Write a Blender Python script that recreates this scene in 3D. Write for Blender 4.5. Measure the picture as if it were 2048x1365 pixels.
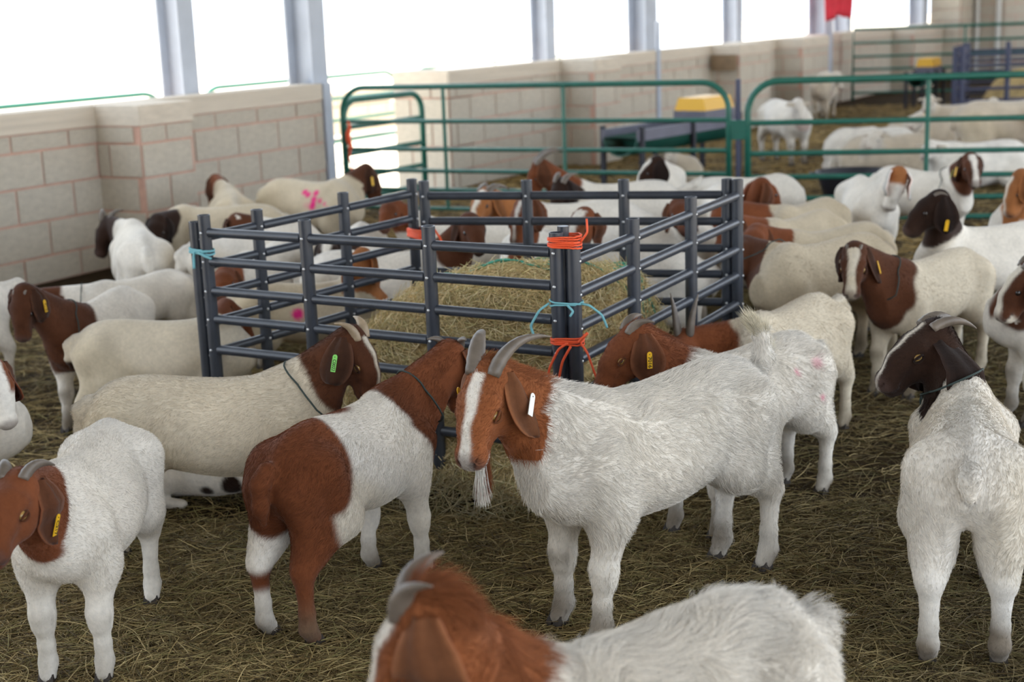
import bpy, bmesh, math, random
import numpy as np
from mathutils import Vector, Matrix

# ------------------------------------------------------------------ clear
for o in list(bpy.data.objects):
    bpy.data.objects.remove(o)
scene = bpy.context.scene
COL = scene.collection
rng = np.random.default_rng(11)
random.seed(11)

# ------------------------------------------------------------------ camera (photo frame 2048 x 1365, 50 mm lens)
F = 2844.0
CAM_H = 1.6
PITCH, ROLL = math.radians(13.0), math.radians(2.13)
cp, sp, cr_, sr_ = math.cos(PITCH), math.sin(PITCH), math.cos(ROLL), math.sin(ROLL)
RT = np.array([1., 0, 0]); FW = np.array([0, cp, -sp]); UP = np.array([0, sp, cp])
AX = cr_ * RT - sr_ * UP
AY = sr_ * RT + cr_ * UP
CPOS = np.array([0, 0, CAM_H])
cam_data = bpy.data.cameras.new('camera')
cam_data.sensor_width = 36.0
cam_data.lens = 36.0 * F / 2048
cam_data.clip_start = 0.05
cam_data.dof.use_dof = True
cam_data.dof.focus_distance = 3.75
cam_data.dof.aperture_fstop = 3.1
cam = bpy.data.objects.new('camera', cam_data)
COL.objects.link(cam)
m = Matrix.Identity(4)
for i in range(3):
    m[i][0], m[i][1], m[i][2], m[i][3] = AX[i], AY[i], -FW[i], CPOS[i]
cam.matrix_world = m
scene.camera = cam

# ------------------------------------------------------------------ sky, sun, exposure
world = bpy.data.worlds.new('sky'); scene.world = world
world.use_nodes = True
bg = world.node_tree.nodes['Background']
bg.inputs[0].default_value = (0.78, 0.88, 1.0, 1)
bg.inputs[1].default_value = 2.5
sun_d = bpy.data.lights.new('sun', 'SUN'); sun_d.energy = 14.0; sun_d.angle = 0.01
sun_d.color = (1.0, 0.92, 0.80)
sun = bpy.data.objects.new('sun', sun_d); COL.objects.link(sun)
# sun stands high along the length of the barn, so the roof shades the pens
sun.rotation_euler = (-Vector((-0.22, -0.50, 1.0))).to_track_quat('-Z', 'Y').to_euler()
scene.view_settings.view_transform = 'Standard'
scene.view_settings.look = 'None'
scene.view_settings.exposure = 0.43
scene.view_settings.gamma = 1.0
scene.view_settings.use_curve_mapping = False

# ------------------------------------------------------------------ pixel -> direction helpers
def ray(x, y): return FW + AX * (x - 1024) / F - AY * (y - 682.5) / F
def atz(x, y, z=0.0):
    d = ray(x, y); return CPOS + d * ((z - CAM_H) / d[2])
def proj(p):
    q = np.asarray(p, float) - CPOS; w = q @ FW
    return np.stack([1024 + F * (q @ AX) / w, 682.5 - F * (q @ AY) / w, w], -1)
WA = math.radians(30.9)
WU = np.array([math.sin(WA), math.cos(WA), 0.])       # along the long wall, away from the camera
WN = np.array([-math.cos(WA), math.sin(WA), 0.])      # out of the barn
WD = 4.54 * CAM_H
def wp(s, off=0.0, z=0.0): return WN * (WD + off) + WU * s + np.array([0, 0, z])

# ------------------------------------------------------------------ object helpers
def tag(o, label=None, cat=None, group=None, kind=None):
    if label: o['label'] = label
    if cat: o['category'] = cat
    if group: o['group'] = group
    if kind: o['kind'] = kind
    return o
def empty(name, loc, rz=0.0):
    o = bpy.data.objects.new(name, None); COL.objects.link(o)
    o.location = loc; o.rotation_euler = (0, 0, rz); o.empty_display_size = 0.1
    return o
def link(name, me, mat=None, parent=None, local=False):
    o = bpy.data.objects.new(name, me); COL.objects.link(o)
    if mat is not None and len(me.materials) == 0: me.materials.append(mat)
    if parent is not None:
        o.parent = parent
        if not local:   # geometry given in world space
            loc = Vector(parent.location); rz = parent.rotation_euler[2]
            o.matrix_parent_inverse = (Matrix.Translation(loc) @ Matrix.Rotation(rz, 4, 'Z')).inverted()
    return o
def mesh_from(V, Fc, smooth=False):
    me = bpy.data.meshes.new('m'); me.from_pydata([tuple(map(float, v)) for v in V], [], [tuple(map(int, f)) for f in Fc])
    if smooth: me.polygons.foreach_set('use_smooth', [True] * len(me.polygons))
    me.update(); return me
def mesh_quads(V, Q, smooth=True):
    me = bpy.data.meshes.new('m')
    me.vertices.add(len(V)); me.vertices.foreach_set('co', np.asarray(V, np.float32).ravel())
    me.loops.add(Q.size); me.loops.foreach_set('vertex_index', Q.astype(np.int32).ravel())
    me.polygons.add(len(Q)); me.polygons.foreach_set('loop_start', np.arange(0, Q.size, 4, dtype=np.int32))
    me.polygons.foreach_set('use_smooth', np.ones(len(Q), bool))
    me.update(calc_edges=True); return me
class MB:
    def __init__(s): s.v = []; s.f = []
    def add(s, V, Fc):
        b = len(s.v); s.v += [tuple(map(float, v)) for v in V]; s.f += [tuple(b + i for i in f) for f in Fc]
    def box(s, c, h, ax=None):
        c = np.asarray(c, float)
        ax = np.eye(3) if ax is None else np.asarray(ax, float)
        V = [c + ax[0] * (h[0] * i) + ax[1] * (h[1] * j) + ax[2] * (h[2] * k) for i in (-1, 1) for j in (-1, 1) for k in (-1, 1)]
        s.add(V, [(0, 1, 3, 2), (4, 6, 7, 5), (0, 4, 5, 1), (2, 3, 7, 6), (0, 2, 6, 4), (1, 5, 7, 3)])
    def tube(s, pts, r, n=10, caps=True, flat=1.0, upv=None):
        pts = [np.asarray(p, float) for p in pts]
        rr = r if hasattr(r, '__len__') else [r] * len(pts)
        prev = None; V = []; Fc = []
        for i, p in enumerate(pts):
            t = pts[min(i + 1, len(pts) - 1)] - pts[max(i - 1, 0)]; t = t / (np.linalg.norm(t) + 1e-9)
            a = prev if prev is not None else (np.asarray(upv, float) if upv is not None else (np.array([0, 0, 1.]) if abs(t[2]) < .9 else np.array([1., 0, 0])))
            a = a - t * (a @ t); a /= np.linalg.norm(a) + 1e-9; b = np.cross(t, a); prev = a
            for k in range(n):
                th = 2 * math.pi * k / n
                V.append(p + rr[i] * (a * math.cos(th) + b * math.sin(th) * flat))
        for i in range(len(pts) - 1):
            for k in range(n):
                Fc.append((i * n + k, i * n + (k + 1) % n, (i + 1) * n + (k + 1) % n, (i + 1) * n + k))
        if caps:
            Fc.append(tuple(range(n - 1, -1, -1))); Fc.append(tuple((len(pts) - 1) * n + k for k in range(n)))
        s.add(V, Fc)
    def build(s, name, mat=None, parent=None, smooth=False, auto=None):
        me = mesh_from(s.v, s.f, smooth or auto is not None)
        o = link(name, me, mat, parent)
        if auto is not None: me.set_sharp_from_angle(angle=math.radians(auto))
        return o

# ------------------------------------------------------------------ materials
def mat(name, base=(.5, .5, .5), rough=.7, metal=0.0, noise=None, bump=None, attr=None, spec=.4, sheen=0.0, emit=None, streak=None):
    """noise=(scale, amount, detail): lightness variation; bump=(scale, strength, distance)"""
    M = bpy.data.materials.new(name); M.use_nodes = True
    nt = M.node_tree; b = nt.nodes['Principled BSDF']
    b.inputs['Roughness'].default_value = rough; b.inputs['Metallic'].default_value = metal
    b.inputs['Specular IOR Level'].default_value = spec
    if sheen: b.inputs['Sheen Weight'].default_value = sheen; b.inputs['Sheen Roughness'].default_value = .5
    if attr:
        a = nt.nodes.new('ShaderNodeAttribute'); a.attribute_name = attr; src = a.outputs['Color']
    else:
        a = nt.nodes.new('ShaderNodeRGB'); a.outputs[0].default_value = (*base, 1); src = a.outputs[0]
    tc = nt.nodes.new('ShaderNodeTexCoord')
    if noise:
        for sc, am, de in (noise if isinstance(noise, list) else [noise]):
            n = nt.nodes.new('ShaderNodeTexNoise'); n.inputs['Scale'].default_value = sc; n.inputs['Detail'].default_value = de
            nt.links.new(tc.outputs['Object'], n.inputs['Vector'])
            mr = nt.nodes.new('ShaderNodeMapRange'); mr.inputs[1].default_value = .25; mr.inputs[2].default_value = .75
            mr.inputs[3].default_value = 1 - am; mr.inputs[4].default_value = 1 + am
            nt.links.new(n.outputs['Fac'], mr.inputs[0])
            mx = nt.nodes.new('ShaderNodeVectorMath'); mx.operation = 'SCALE'
            nt.links.new(src, mx.inputs[0]); nt.links.new(mr.outputs[0], mx.inputs['Scale']); src = mx.outputs[0]
    nt.links.new(src, b.inputs['Base Color'])
    if bump:
        n = nt.nodes.new('ShaderNodeTexNoise'); n.inputs['Scale'].default_value = bump[0]; n.inputs['Detail'].default_value = 6
        nt.links.new(tc.outputs['Object'], n.inputs['Vector'])
        bp = nt.nodes.new('ShaderNodeBump'); bp.inputs['Strength'].default_value = bump[1]; bp.inputs['Distance'].default_value = bump[2]
        nt.links.new(n.outputs['Fac'], bp.inputs['Height']); nt.links.new(bp.outputs[0], b.inputs['Normal'])
    return M
MAT = {}
MAT['coat'] = mat('short coat', rough=.85, attr='col', noise=[(9, .10, 5), (70, .10, 4)], bump=(140, .35, .004), spec=.08, sheen=.08)
MAT['wool'] = mat('sheared wool', rough=.95, attr='col', noise=[(12, .14, 5)], bump=(70, .6, .01), spec=.1, sheen=.3)
MAT['fur'] = mat('coat hairs', rough=.6, attr='col', spec=.12)
MAT['straw'] = mat('dry straw', rough=.6, attr='col', spec=.25)
MAT['horn'] = mat('grey horn', (.135, .108, .085), .45, noise=[(30, .25, 6)], bump=(60, .25, .004))
MAT['horn_pale'] = mat('pale horn', (.30, .225, .145), .45, noise=[(30, .25, 6)], bump=(60, .25, .004))
MAT['hoof'] = mat('hoof', (.035, .026, .02), .6, noise=(40, .3, 4))
MAT['eye'] = mat('amber eye', (.38, .22, .06), .12, spec=.6)
MAT['eye_dark'] = mat('dark eye', (.02, .013, .01), .1, spec=.6)
MAT['pupil'] = mat('pupil', (.004, .004, .004), .1, spec=.6)
MAT['tag_yellow'] = mat('yellow plastic', (.80, .45, .02), .4)
MAT['tag_green'] = mat('green plastic', (.22, .62, .12), .4)
MAT['tag_lime'] = mat('lime plastic', (.55, .72, .05), .4)
MAT['tag_white'] = mat('white plastic', (.80, .80, .74), .4)
MAT['ink'] = mat('black ink', (.012, .012, .010), .6)
MAT['collar'] = mat('dark green cord', (.035, .05, .045), .8)
MAT['block'] = mat('concrete block', (.56, .495, .40), .92, noise=[(6, .10, 4), (45, .12, 6)], bump=(60, .5, .006), spec=.2)
MAT['coping'] = mat('cast coping', (.64, .555, .45), .9, noise=[(4, .12, 5), (40, .08, 5)], bump=(50, .25, .004), spec=.2)
MAT['mortar'] = mat('pink mortar', (.60, .37, .285), .95, noise=[(12, .15, 5)], bump=(60, .5, .006), spec=.2)
MAT['steel'] = mat('grey painted steel', (.46, .50, .57), .5, noise=(5, .08, 4), spec=.4)
MAT['green'] = mat('green painted pipe', (.012, .115, .082), .35, noise=(14, .15, 4), spec=.5)
MAT['pvc'] = mat('dark grey pipe', (.034, .039, .051), .32, noise=[(18, .18, 5)], bump=(90, .08, .001), spec=.5)
MAT['bolt'] = mat('zinc bolt', (.62, .62, .62), .3, metal=.7)
MAT['orange'] = mat('orange twine', (.80, .10, .03), .6)
MAT['blue'] = mat('light blue twine', (.17, .42, .46), .6)
MAT['net'] = mat('green netting', (.06, .34, .24), .6)
MAT['soil'] = mat('trampled bedding', (.040, .027, .014), .95, noise=[(1.2, .35, 5), (25, .45, 8)], bump=(45, 1.0, .02), spec=.1)
MAT['hay'] = mat('packed hay', (.52, .38, .18), .95, noise=[(6, .25, 5), (50, .4, 8)], bump=(70, 1.0, .015), spec=.1)
MAT['sand'] = mat('pale yard sand', (.62, .56, .47), .95, noise=[(.4, .06, 4), (8, .06, 6)], spec=.1)
MAT['roof'] = mat('roof sheeting', (.16, .165, .17), .6)
MAT['shed'] = mat('pale corrugated sheet', (.62, .69, .78), .5, noise=(2, .06, 3))
MAT['black_rubber'] = mat('black rubber', (.018, .018, .026), .55, noise=(8, .2, 4))
MAT['feeder_grey'] = mat('grey feeder plastic', (.13, .125, .16), .5, noise=(6, .15, 4))
MAT['feeder_green'] = mat('dark green plastic', (.012, .085, .062), .45, noise=(6, .15, 4))
MAT['yellow'] = mat('yellow plastic lid', (.74, .40, .02), .4)
MAT['red'] = mat('red cloth', (.62, .03, .05), .8, noise=(9, .2, 4))
MAT['white_pipe'] = mat('white pipe', (.62, .60, .56), .5)
MAT['navy'] = mat('blue grey pipe', (.05, .055, .10), .45)
MAT['wood'] = mat('weathered board', (.25, .17, .10), .8, noise=(12, .2, 5))
# ================================================================== the setting
def plane_obj(name, pts, mt, kind='structure'):
    me = mesh_from(pts, [(0, 1, 2, 3)]); o = link(name, me, mt); o['kind'] = kind; return o
# barn floor: inside of the long wall
floor_v = []; floor_f = []
NF, NG = 60, 44
for i in range(NF + 1):
    for j in range(NG + 1):
        p = wp(-25 + 65 * i / NF, .1 - 10.5 * j / NG); floor_v.append((p[0], p[1], 0.0))
for i in range(NF):
    for j in range(NG):
        a = i * (NG + 1) + j; floor_f.append((a, a + NG + 1, a + NG + 2, a + 1))
floor = link('floor', mesh_from(floor_v, floor_f), MAT['soil']); floor['kind'] = 'structure'
yard = plane_obj('ground_yard', [(-150, -150, -.06), (150, -150, -.06), (150, 150, -.06), (-150, 150, -.06)], MAT['sand'])
# roof over the whole barn, eaves a little outside the wall; open on all sides below the eaves
rb = MB()
for (s0, o0, z0, o1, z1) in ((-13, .6, 5.4, -5.0, 6.9), (-13, -5.0, 6.9, -10.4, 5.1)):
    a = [wp(-26, o0, z0), wp(41, o0, z0), wp(41, o1, z1), wp(-26, o1, z1)]
    rb.add(a + [p + np.array([0, 0, .08]) for p in a], [(0, 1, 2, 3), (4, 7, 6, 5), (0, 4, 5, 1), (1, 5, 6, 2), (2, 6, 7, 3), (3, 7, 4, 0)])
ceil = rb.build('ceiling', MAT['roof']); ceil['kind'] = 'structure'

# ---- concrete block walls: recessed mortar core, every block a piece of its own
TOP, CH, BL, JT = 1.10, 0.2256, 0.47, 0.016
def bev_box():
    bm = bmesh.new(); bmesh.ops.create_cube(bm, size=1.0)
    bmesh.ops.bevel(bm, geom=bm.edges[:], offset=.02, segments=1, affect='EDGES')
    me = bpy.data.meshes.new('block'); bm.to_mesh(me); bm.free(); me.materials.append(MAT['block']); return me
BLOCK = bev_box()
COPE = BLOCK.copy(); COPE.materials.clear(); COPE.materials.append(MAT['coping'])
def put_box(name, me, parent, c, size, ux, uy):
    o = bpy.data.objects.new(name, me); COL.objects.link(o)
    M4 = Matrix.Identity(4)
    for i in range(3):
        M4[i][0] = ux[i] * size[0]; M4[i][1] = uy[i] * size[1]; M4[i][3] = c[i]
    M4[2][2] = size[2]
    o.parent = parent; o.matrix_world = M4
    return o
ZC = TOP - .135                     # underside of the coping
LEVELS = [ZC]                        # course joints from the top down: a half course first
z = ZC - .115
while z > 0: LEVELS.append(z); z -= CH
LEVELS.append(0.0)
def block_run(parent, p0, du, length, dn, thick, proud=.010, phase=0.0):
    """courses of blocks on one face: p0 = start corner on the face at floor level, du along, dn out of the face"""
    for r in range(len(LEVELS) - 1):
        z1, z0 = LEVELS[r], LEVELS[r + 1]
        if z1 - z0 < .03: continue
        x = -((phase + r * .5) % 1.0) * BL
        while x < length - .02:
            a, b = max(x, 0.0), min(x + BL, length)
            if b - a > .05:
                w = b - a - JT; h = z1 - z0 - JT
                c = p0 + du * ((a + b) / 2) + dn * (proud - thick / 2 + random.uniform(-.002, .002)) + np.array([0, 0, (z0 + z1) / 2])
                put_box('block', BLOCK, parent, c, (w, thick, h), du, dn)
            x += BL
IN = -WN
def wall_section(s0, s1, pil, end0=None, end_thick=.2, blocks=True, coarse=False):
    """long-wall section along s with pilasters [(a,b,depth)]"""
    mb = MB()
    c = wp((s0 + s1) / 2, .1, ZC / 2)
    mb.box(c, ((s1 - s0) / 2, .1, ZC / 2), (WU, WN, (0, 0, 1)))
    for a, b, dep in pil:
        mb.box(wp((a + b) / 2, -dep / 2, ZC / 2), ((b - a) / 2, dep / 2, ZC / 2), (WU, WN, (0, 0, 1)))
    if end0:
        mb.box(wp(s0 + .2, end0 / 2, ZC / 2), (.2, end0 / 2, ZC / 2), (WU, WN, (0, 0, 1)))
    w = mb.build('wall_left', MAT['mortar']); w['kind'] = 'structure'
    # coping
    put_box('coping', COPE, w, wp((s0 + s1) / 2, .1, TOP - .0675), (s1 - s0, .235, .135), WU, WN)
    for a, b, dep in pil:
        put_box('coping', COPE, w, wp((a + b) / 2, -dep / 2 - .01, TOP - .0675), (b - a + .02, dep + .02, .135), WU, WN)
    if end0:
        put_box('coping', COPE, w, wp(s0 + .2, end0 / 2, TOP - .0675), (.42, end0 + .02, .135), WU, WN)
    # blocks on the inner face, between pilasters
    edges = [s0]
    for a, b, dep in pil: edges += [a, b]
    edges.append(s1)
    for i in range(0, len(edges), 2):
        a, b = edges[i], edges[i + 1]
        if b - a > .1: block_run(w, wp(a), WU, b - a, IN, .06, phase=(a / BL) % 1)
    for a, b, dep in pil:
        block_run(w, wp(a, -dep), WU, b - a, IN, .06, phase=.5)
        block_run(w, wp(a, 0), IN, dep, -WU, .06, phase=.25)
        block_run(w, wp(b, 0), IN, dep, WU, .06, phase=.25)
    block_run(w, wp(s0, end0 or .2), IN, end0 or .2, -WU, .06, phase=.1)
    if end0: block_run(w, wp(s0 + .4, end0), IN, end0 - .2, WU, .06)
    return w
wall_section(2.6, 9.27, [(6.83, 7.32, .40)])
wall_section(11.17, 15.69, [(13.32, 13.93, .40)], end0=.62)
wall_section(15.80, 22.0, [(17.35, 18.45, .40), (19.75, 20.9, .40)])
wall_section(22.75, 30.2, [(25.6, 27.0, .40)], end0=.6)
# gable wall far behind, with rain pipes
gw = MB(); G0 = wp(30.2, .2); gdir = -WN
gw.box(G0 + gdir * 5 + np.array([0, 0, 2.4]), (5, .1, 2.4), (gdir, WU, (0, 0, 1)))
gwo = gw.build('wall_back', MAT['mortar']); gwo['kind'] = 'structure'
LV = LEVELS; LEVELS = [4.8 - i * CH for i in range(21)] + [0.0]
_bl = BL; BL = .47
for r in range(8, len(LEVELS) - 1):
    z1, z0 = LEVELS[r], LEVELS[r + 1]
    if z1 - z0 < .03: continue
    x = -(r % 2) * BL / 2
    while x < 5.2:
        a, b = max(x, 0), min(x + BL, 5.2)
        put_box('block', BLOCK, gwo, G0 + gdir * ((a + b) / 2) - WU * .08 + np.array([0, 0, (z0 + z1) / 2]), (b - a - JT, .06, z1 - z0 - JT), gdir, WU)
        x += BL
LEVELS = LV
fw = MB(); fw.box(wp(-11, -5.1, 2.6), (.1, 5.2, 2.6), (WU, WN, (0, 0, 1)))  # unseen end wall, added to keep light off the pilaster side faces
fwo = fw.build('wall_blocker', MAT['block']); fwo['kind'] = 'structure'
# a taller pier where the long wall meets the gable
pier = MB(); pier.box(wp(29.6, -.05, 2.4), (.42, .30, 2.4), (WU, WN, (0, 0, 1)))
pw = pier.build('wall_back', MAT['mortar']); pw['kind'] = 'structure'
for r in range(21):
    z0 = r * CH
    for a, b in (((0, .42), (.42, .84)) if r % 2 else ((0, .21), (.21, .63), (.63, .84))):
        put_box('block', BLOCK, pw, wp(29.18 + (a + b) / 2, -.36, z0 + CH / 2), (b - a - JT, .06, CH - JT), WU, WN)
    put_box('block', BLOCK, pw, wp(29.16, -.05, z0 + CH / 2), (.06, .58, CH - JT), WU, WN)

# ---- steel columns carrying the roof: H sections, flanges across the wall line
TRIM = [0]
def column(s, off, wd, dp, name='trim_1', z0=0.0, zt=5.4):
    mb = MB(); A = (WU, WN, np.array([0, 0, 1.])); zc, zh = (z0 + zt) / 2, (zt - z0) / 2
    mb.box(wp(s, off - dp / 2, zc), (wd / 2, .009, zh), A)
    mb.box(wp(s, off + dp / 2, zc), (wd / 2, .009, zh), A)
    mb.box(wp(s, off, zc), (.007, dp / 2, zh), A)
    TRIM[0] += 1; o = mb.build('trim_%d' % TRIM[0], MAT['steel']); o['kind'] = 'structure'; return o
column(8.05, .36, .17, .20)
column(9.32, .16, .20, .24)
column(13.62, .36, .20, .18)
column(15.98, .30, .34, .22)
column(19.02, .36, .24, .2)
column(22.38, .22, .40, .26)
column(24.0, .38, .26, .22)
column(28.78, .38, .45, .26)
# thin steel strips covering the wall joint at the columns
for s, w in ((15.745, .09), (9.33, .10)):
    mb = MB(); mb.box(wp(s, -.012, 0.72 if s > 12 else .55), (w / 2, .012, .72 if s > 12 else .55), (WU, WN, (0, 0, 1)))
    TRIM[0] += 1; o = mb.build('trim_%d' % TRIM[0], MAT['steel']); o['kind'] = 'structure'

# ---- outside: green pipe fence beyond the wall, pale shed
def pipe_gate(name, A, B, zs, r, mtl, label, cat, group=None, uprights=(), corner=.22, ztop=None, frame_r=None, left_round=True, right_round=True, feet=0.03):
    """tubular gate from A to B (floor points), rails at heights zs (top first), rounded top corners"""
    A = np.asarray(A, float); B = np.asarray(B, float); A[2] = B[2] = 0
    L = np.linalg.norm(B - A); d = (B - A) / L; Z = np.array([0, 0, 1.])
    e = empty(name, tuple((A + B) / 2)); tag(e, label, cat, group)
    fr = frame_r or r * 1.25; zt = zs[0]
    pts = [A + Z * feet]
    def arc(c, a0, a1):
        return [c + d * (corner * math.cos(t)) + Z * (corner * math.sin(t)) for t in np.linspace(a0, a1, 9)]
    if left_round: pts += arc(A + d * corner + Z * (zt - corner), math.pi, math.pi / 2)
    else: pts.append(A + Z * zt)
    if right_round: pts += arc(B - d * corner + Z * (zt - corner), math.pi / 2, 0)
    else: pts.append(B + Z * zt)
    pts.append(B + Z * feet)
    mb = MB(); mb.tube(pts, fr, 12); mb.build('frame', mtl, e, smooth=True)
    for z in zs[1:]:
        mb = MB(); mb.tube([A + Z * z, B + Z * z], r, 10); mb.build('rail', mtl, e, auto=40)
    for t in uprights:
        mb = MB(); p = A + (B - A) * t; mb.tube([p + Z * (zs[-1]), p + Z * zt], r * .9, 8); mb.build('upright', mtl, e, auto=40)
    return e
GL = np.array([-1.30, 11.62, 0]); GR = np.array([1.62, 10.33, 0])
pipe_gate('pipe_gate', GL, GR, [1.06, .79, .57, .40, .25, .10], .017, MAT['green'],
          'long green tubular gate running from the steel column past the block pier', 'gate', uprights=(.285, .60), corner=.20)
GR2 = np.array([1.75, 10.29, 0]); GE = np.array([5.0, 9.62, 0])
pipe_gate('pipe_gate', GR2, GE, [1.06, .765, .545, .375, .22, .08], .019, MAT['green'],
          'green tubular gate in front of the standing white sheep and lying flock', 'gate', uprights=(.375, .72), corner=.22)
mb = MB(); pc = (GR + GR2) / 2; mb.tube([pc, pc + np.array([0, 0, 1.08])], .019, 12)
gpo = tag(mb.build('gate_post', MAT['navy'], auto=40), 'grey round post standing between the two long green gates', 'post')
mb = MB()
hb = MB(); hb.box(pc + np.array([0, 0, .72]), (.055, .02, .07), ((GR2 - GR) / np.linalg.norm(GR2 - GR), (0, 1, 0), (0, 0, 1)))
hb.build('hinge', MAT['green'], gpo)
pipe_gate('pipe_gate', wp(9.52, -.02), wp(10.62, -.06), [.94, .72, .50, .30, .12], .022, MAT['green'],
          'short green gate closing the gap between the block walls', 'gate', uprights=(), corner=.16)
# rails of the yard fence outside
pipe_gate('yard_fence', wp(4.5, 3.0), wp(10.6, 3.0), [.955, .70, .45, .2], .02, MAT['green'],
          'long green pipe fence in the bright yard before the first steel column', 'fence', corner=.3, uprights=(.3, .6))
pipe_gate('yard_fence', wp(11.1, 3.0), wp(14.65, 3.0), [.955, .70, .45, .2], .02, MAT['green'],
          'green pipe fence in the bright yard between the first two steel columns', 'fence', corner=.3, uprights=(.5,))
pipe_gate('yard_fence', wp(14.95, 3.0), wp(19.0, 3.0), [.955, .70, .45, .2], .016, MAT['green'],
          'green pipe fence in the bright yard, behind the block pier', 'fence', corner=.3, uprights=(.5,))
# low block wall in the yard seen through the gap
yb = MB(); yb.box(wp(14.2, 5.2, .3), (3.2, .1, .3), (WU, WN, (0, 0, 1)))
yw = yb.build('wall_yard', MAT['mortar']); yw['kind'] = 'structure'
for r in range(3):
    for i in range(14):
        put_box('block', BLOCK, yw, wp(11.1 + .235 * (r % 2) + (i + .5) * .455, 5.08, .1 + r * .2), (.44, .06, .185), WU, WN)
# corrugated shed across the yard
A0 = np.asarray(ray(1312, 60)); A1 = np.asarray(ray(1412, 60))
P0 = CPOS + A0 * (34 / A0[1]); P1 = CPOS + A1 * (34 / A1[1]); dd = (P1 - P0); dd[2] = 0; Ls = np.linalg.norm(dd); dd /= Ls
P0[2] = P1[2] = -.06
nn = np.array([-dd[1], dd[0], 0]); V = []; Fc = []
N = 96
for i in range(N + 1):
    o_ = (.03 if (i // 2) % 2 else 0.0)
    p = P0 + dd * (Ls * i / N) - nn * o_
    V += [p + np.array([0, 0, .35]), p + np.array([0, 0, 4.5])]
for i in range(N): Fc.append((2 * i, 2 * i + 2, 2 * i + 3, 2 * i + 1))
sh = empty('shed', tuple((P0 + P1) / 2)); tag(sh, 'pale blue corrugated shed standing across the bright yard', 'shed')
link('sheet_wall', mesh_from(V, Fc), MAT['shed'], sh)
mb = MB(); mb.box((P0 + P1) / 2 + nn * 1.5 + np.array([0, 0, 2.2]), (Ls / 2, 1.45, 2.2), (dd, nn, (0, 0, 1))); mb.build('shed_body', MAT['shed'], sh)
mb = MB(); mb.box((P0 + P1) / 2 + nn * 1.5 + np.array([0, 0, 4.55]), (Ls / 2 + .2, 1.8, .06), (dd, nn, (0, 0, 1))); mb.build('roof', MAT['roof'], sh)
mb = MB(); mb.box((P0 + P1) / 2 - nn * .05 + np.array([0, 0, 2.5]), (Ls / 2, .02, .06), (dd, nn, (0, 0, 1))); mb.build('girt', MAT['steel'], sh)
# ================================================================== animals
_K = rng.normal(size=(24, 3)); _K /= np.linalg.norm(_K, axis=1)[:, None]; _PH = rng.uniform(0, 6.28, 24)
def wnoise(v, scale, seed=0):
    o = np.zeros(len(v))
    for i in range(8):
        j = (i + seed * 5) % 24
        o += np.sin((v @ _K[j]) * scale * (0.7 + .12 * i) + _PH[j] + seed)
    return o / 4.0
def sstep(a, b, x):
    t = np.clip((x - a) / (b - a), 0, 1); return t * t * (3 - 2 * t)
def unit(v):
    v = np.asarray(v, float); return v / (np.linalg.norm(v) + 1e-9)

# trunk profile of a standing goat, withers .66 m: x, top, bottom, half width
GOAT_T = np.array([[-.185, .52, .48, .02], [-.165, .565, .43, .055], [-.12, .612, .39, .080], [-.04, .645, .365, .102], [.06, .650, .345, .122],
                   [.18, .638, .316, .152], [.30, .630, .298, .160], [.42, .637, .296, .145], [.52, .657, .310, .115], [.60, .632, .325, .102],
                   [.665, .575, .365, .080], [.70, .52, .41, .04]])
SHEEP_T = GOAT_T.copy(); SHEEP_T[:, 3] *= 1.18; SHEEP_T[:, 1] += .01; SHEEP_T[:, 2] -= .03

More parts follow.
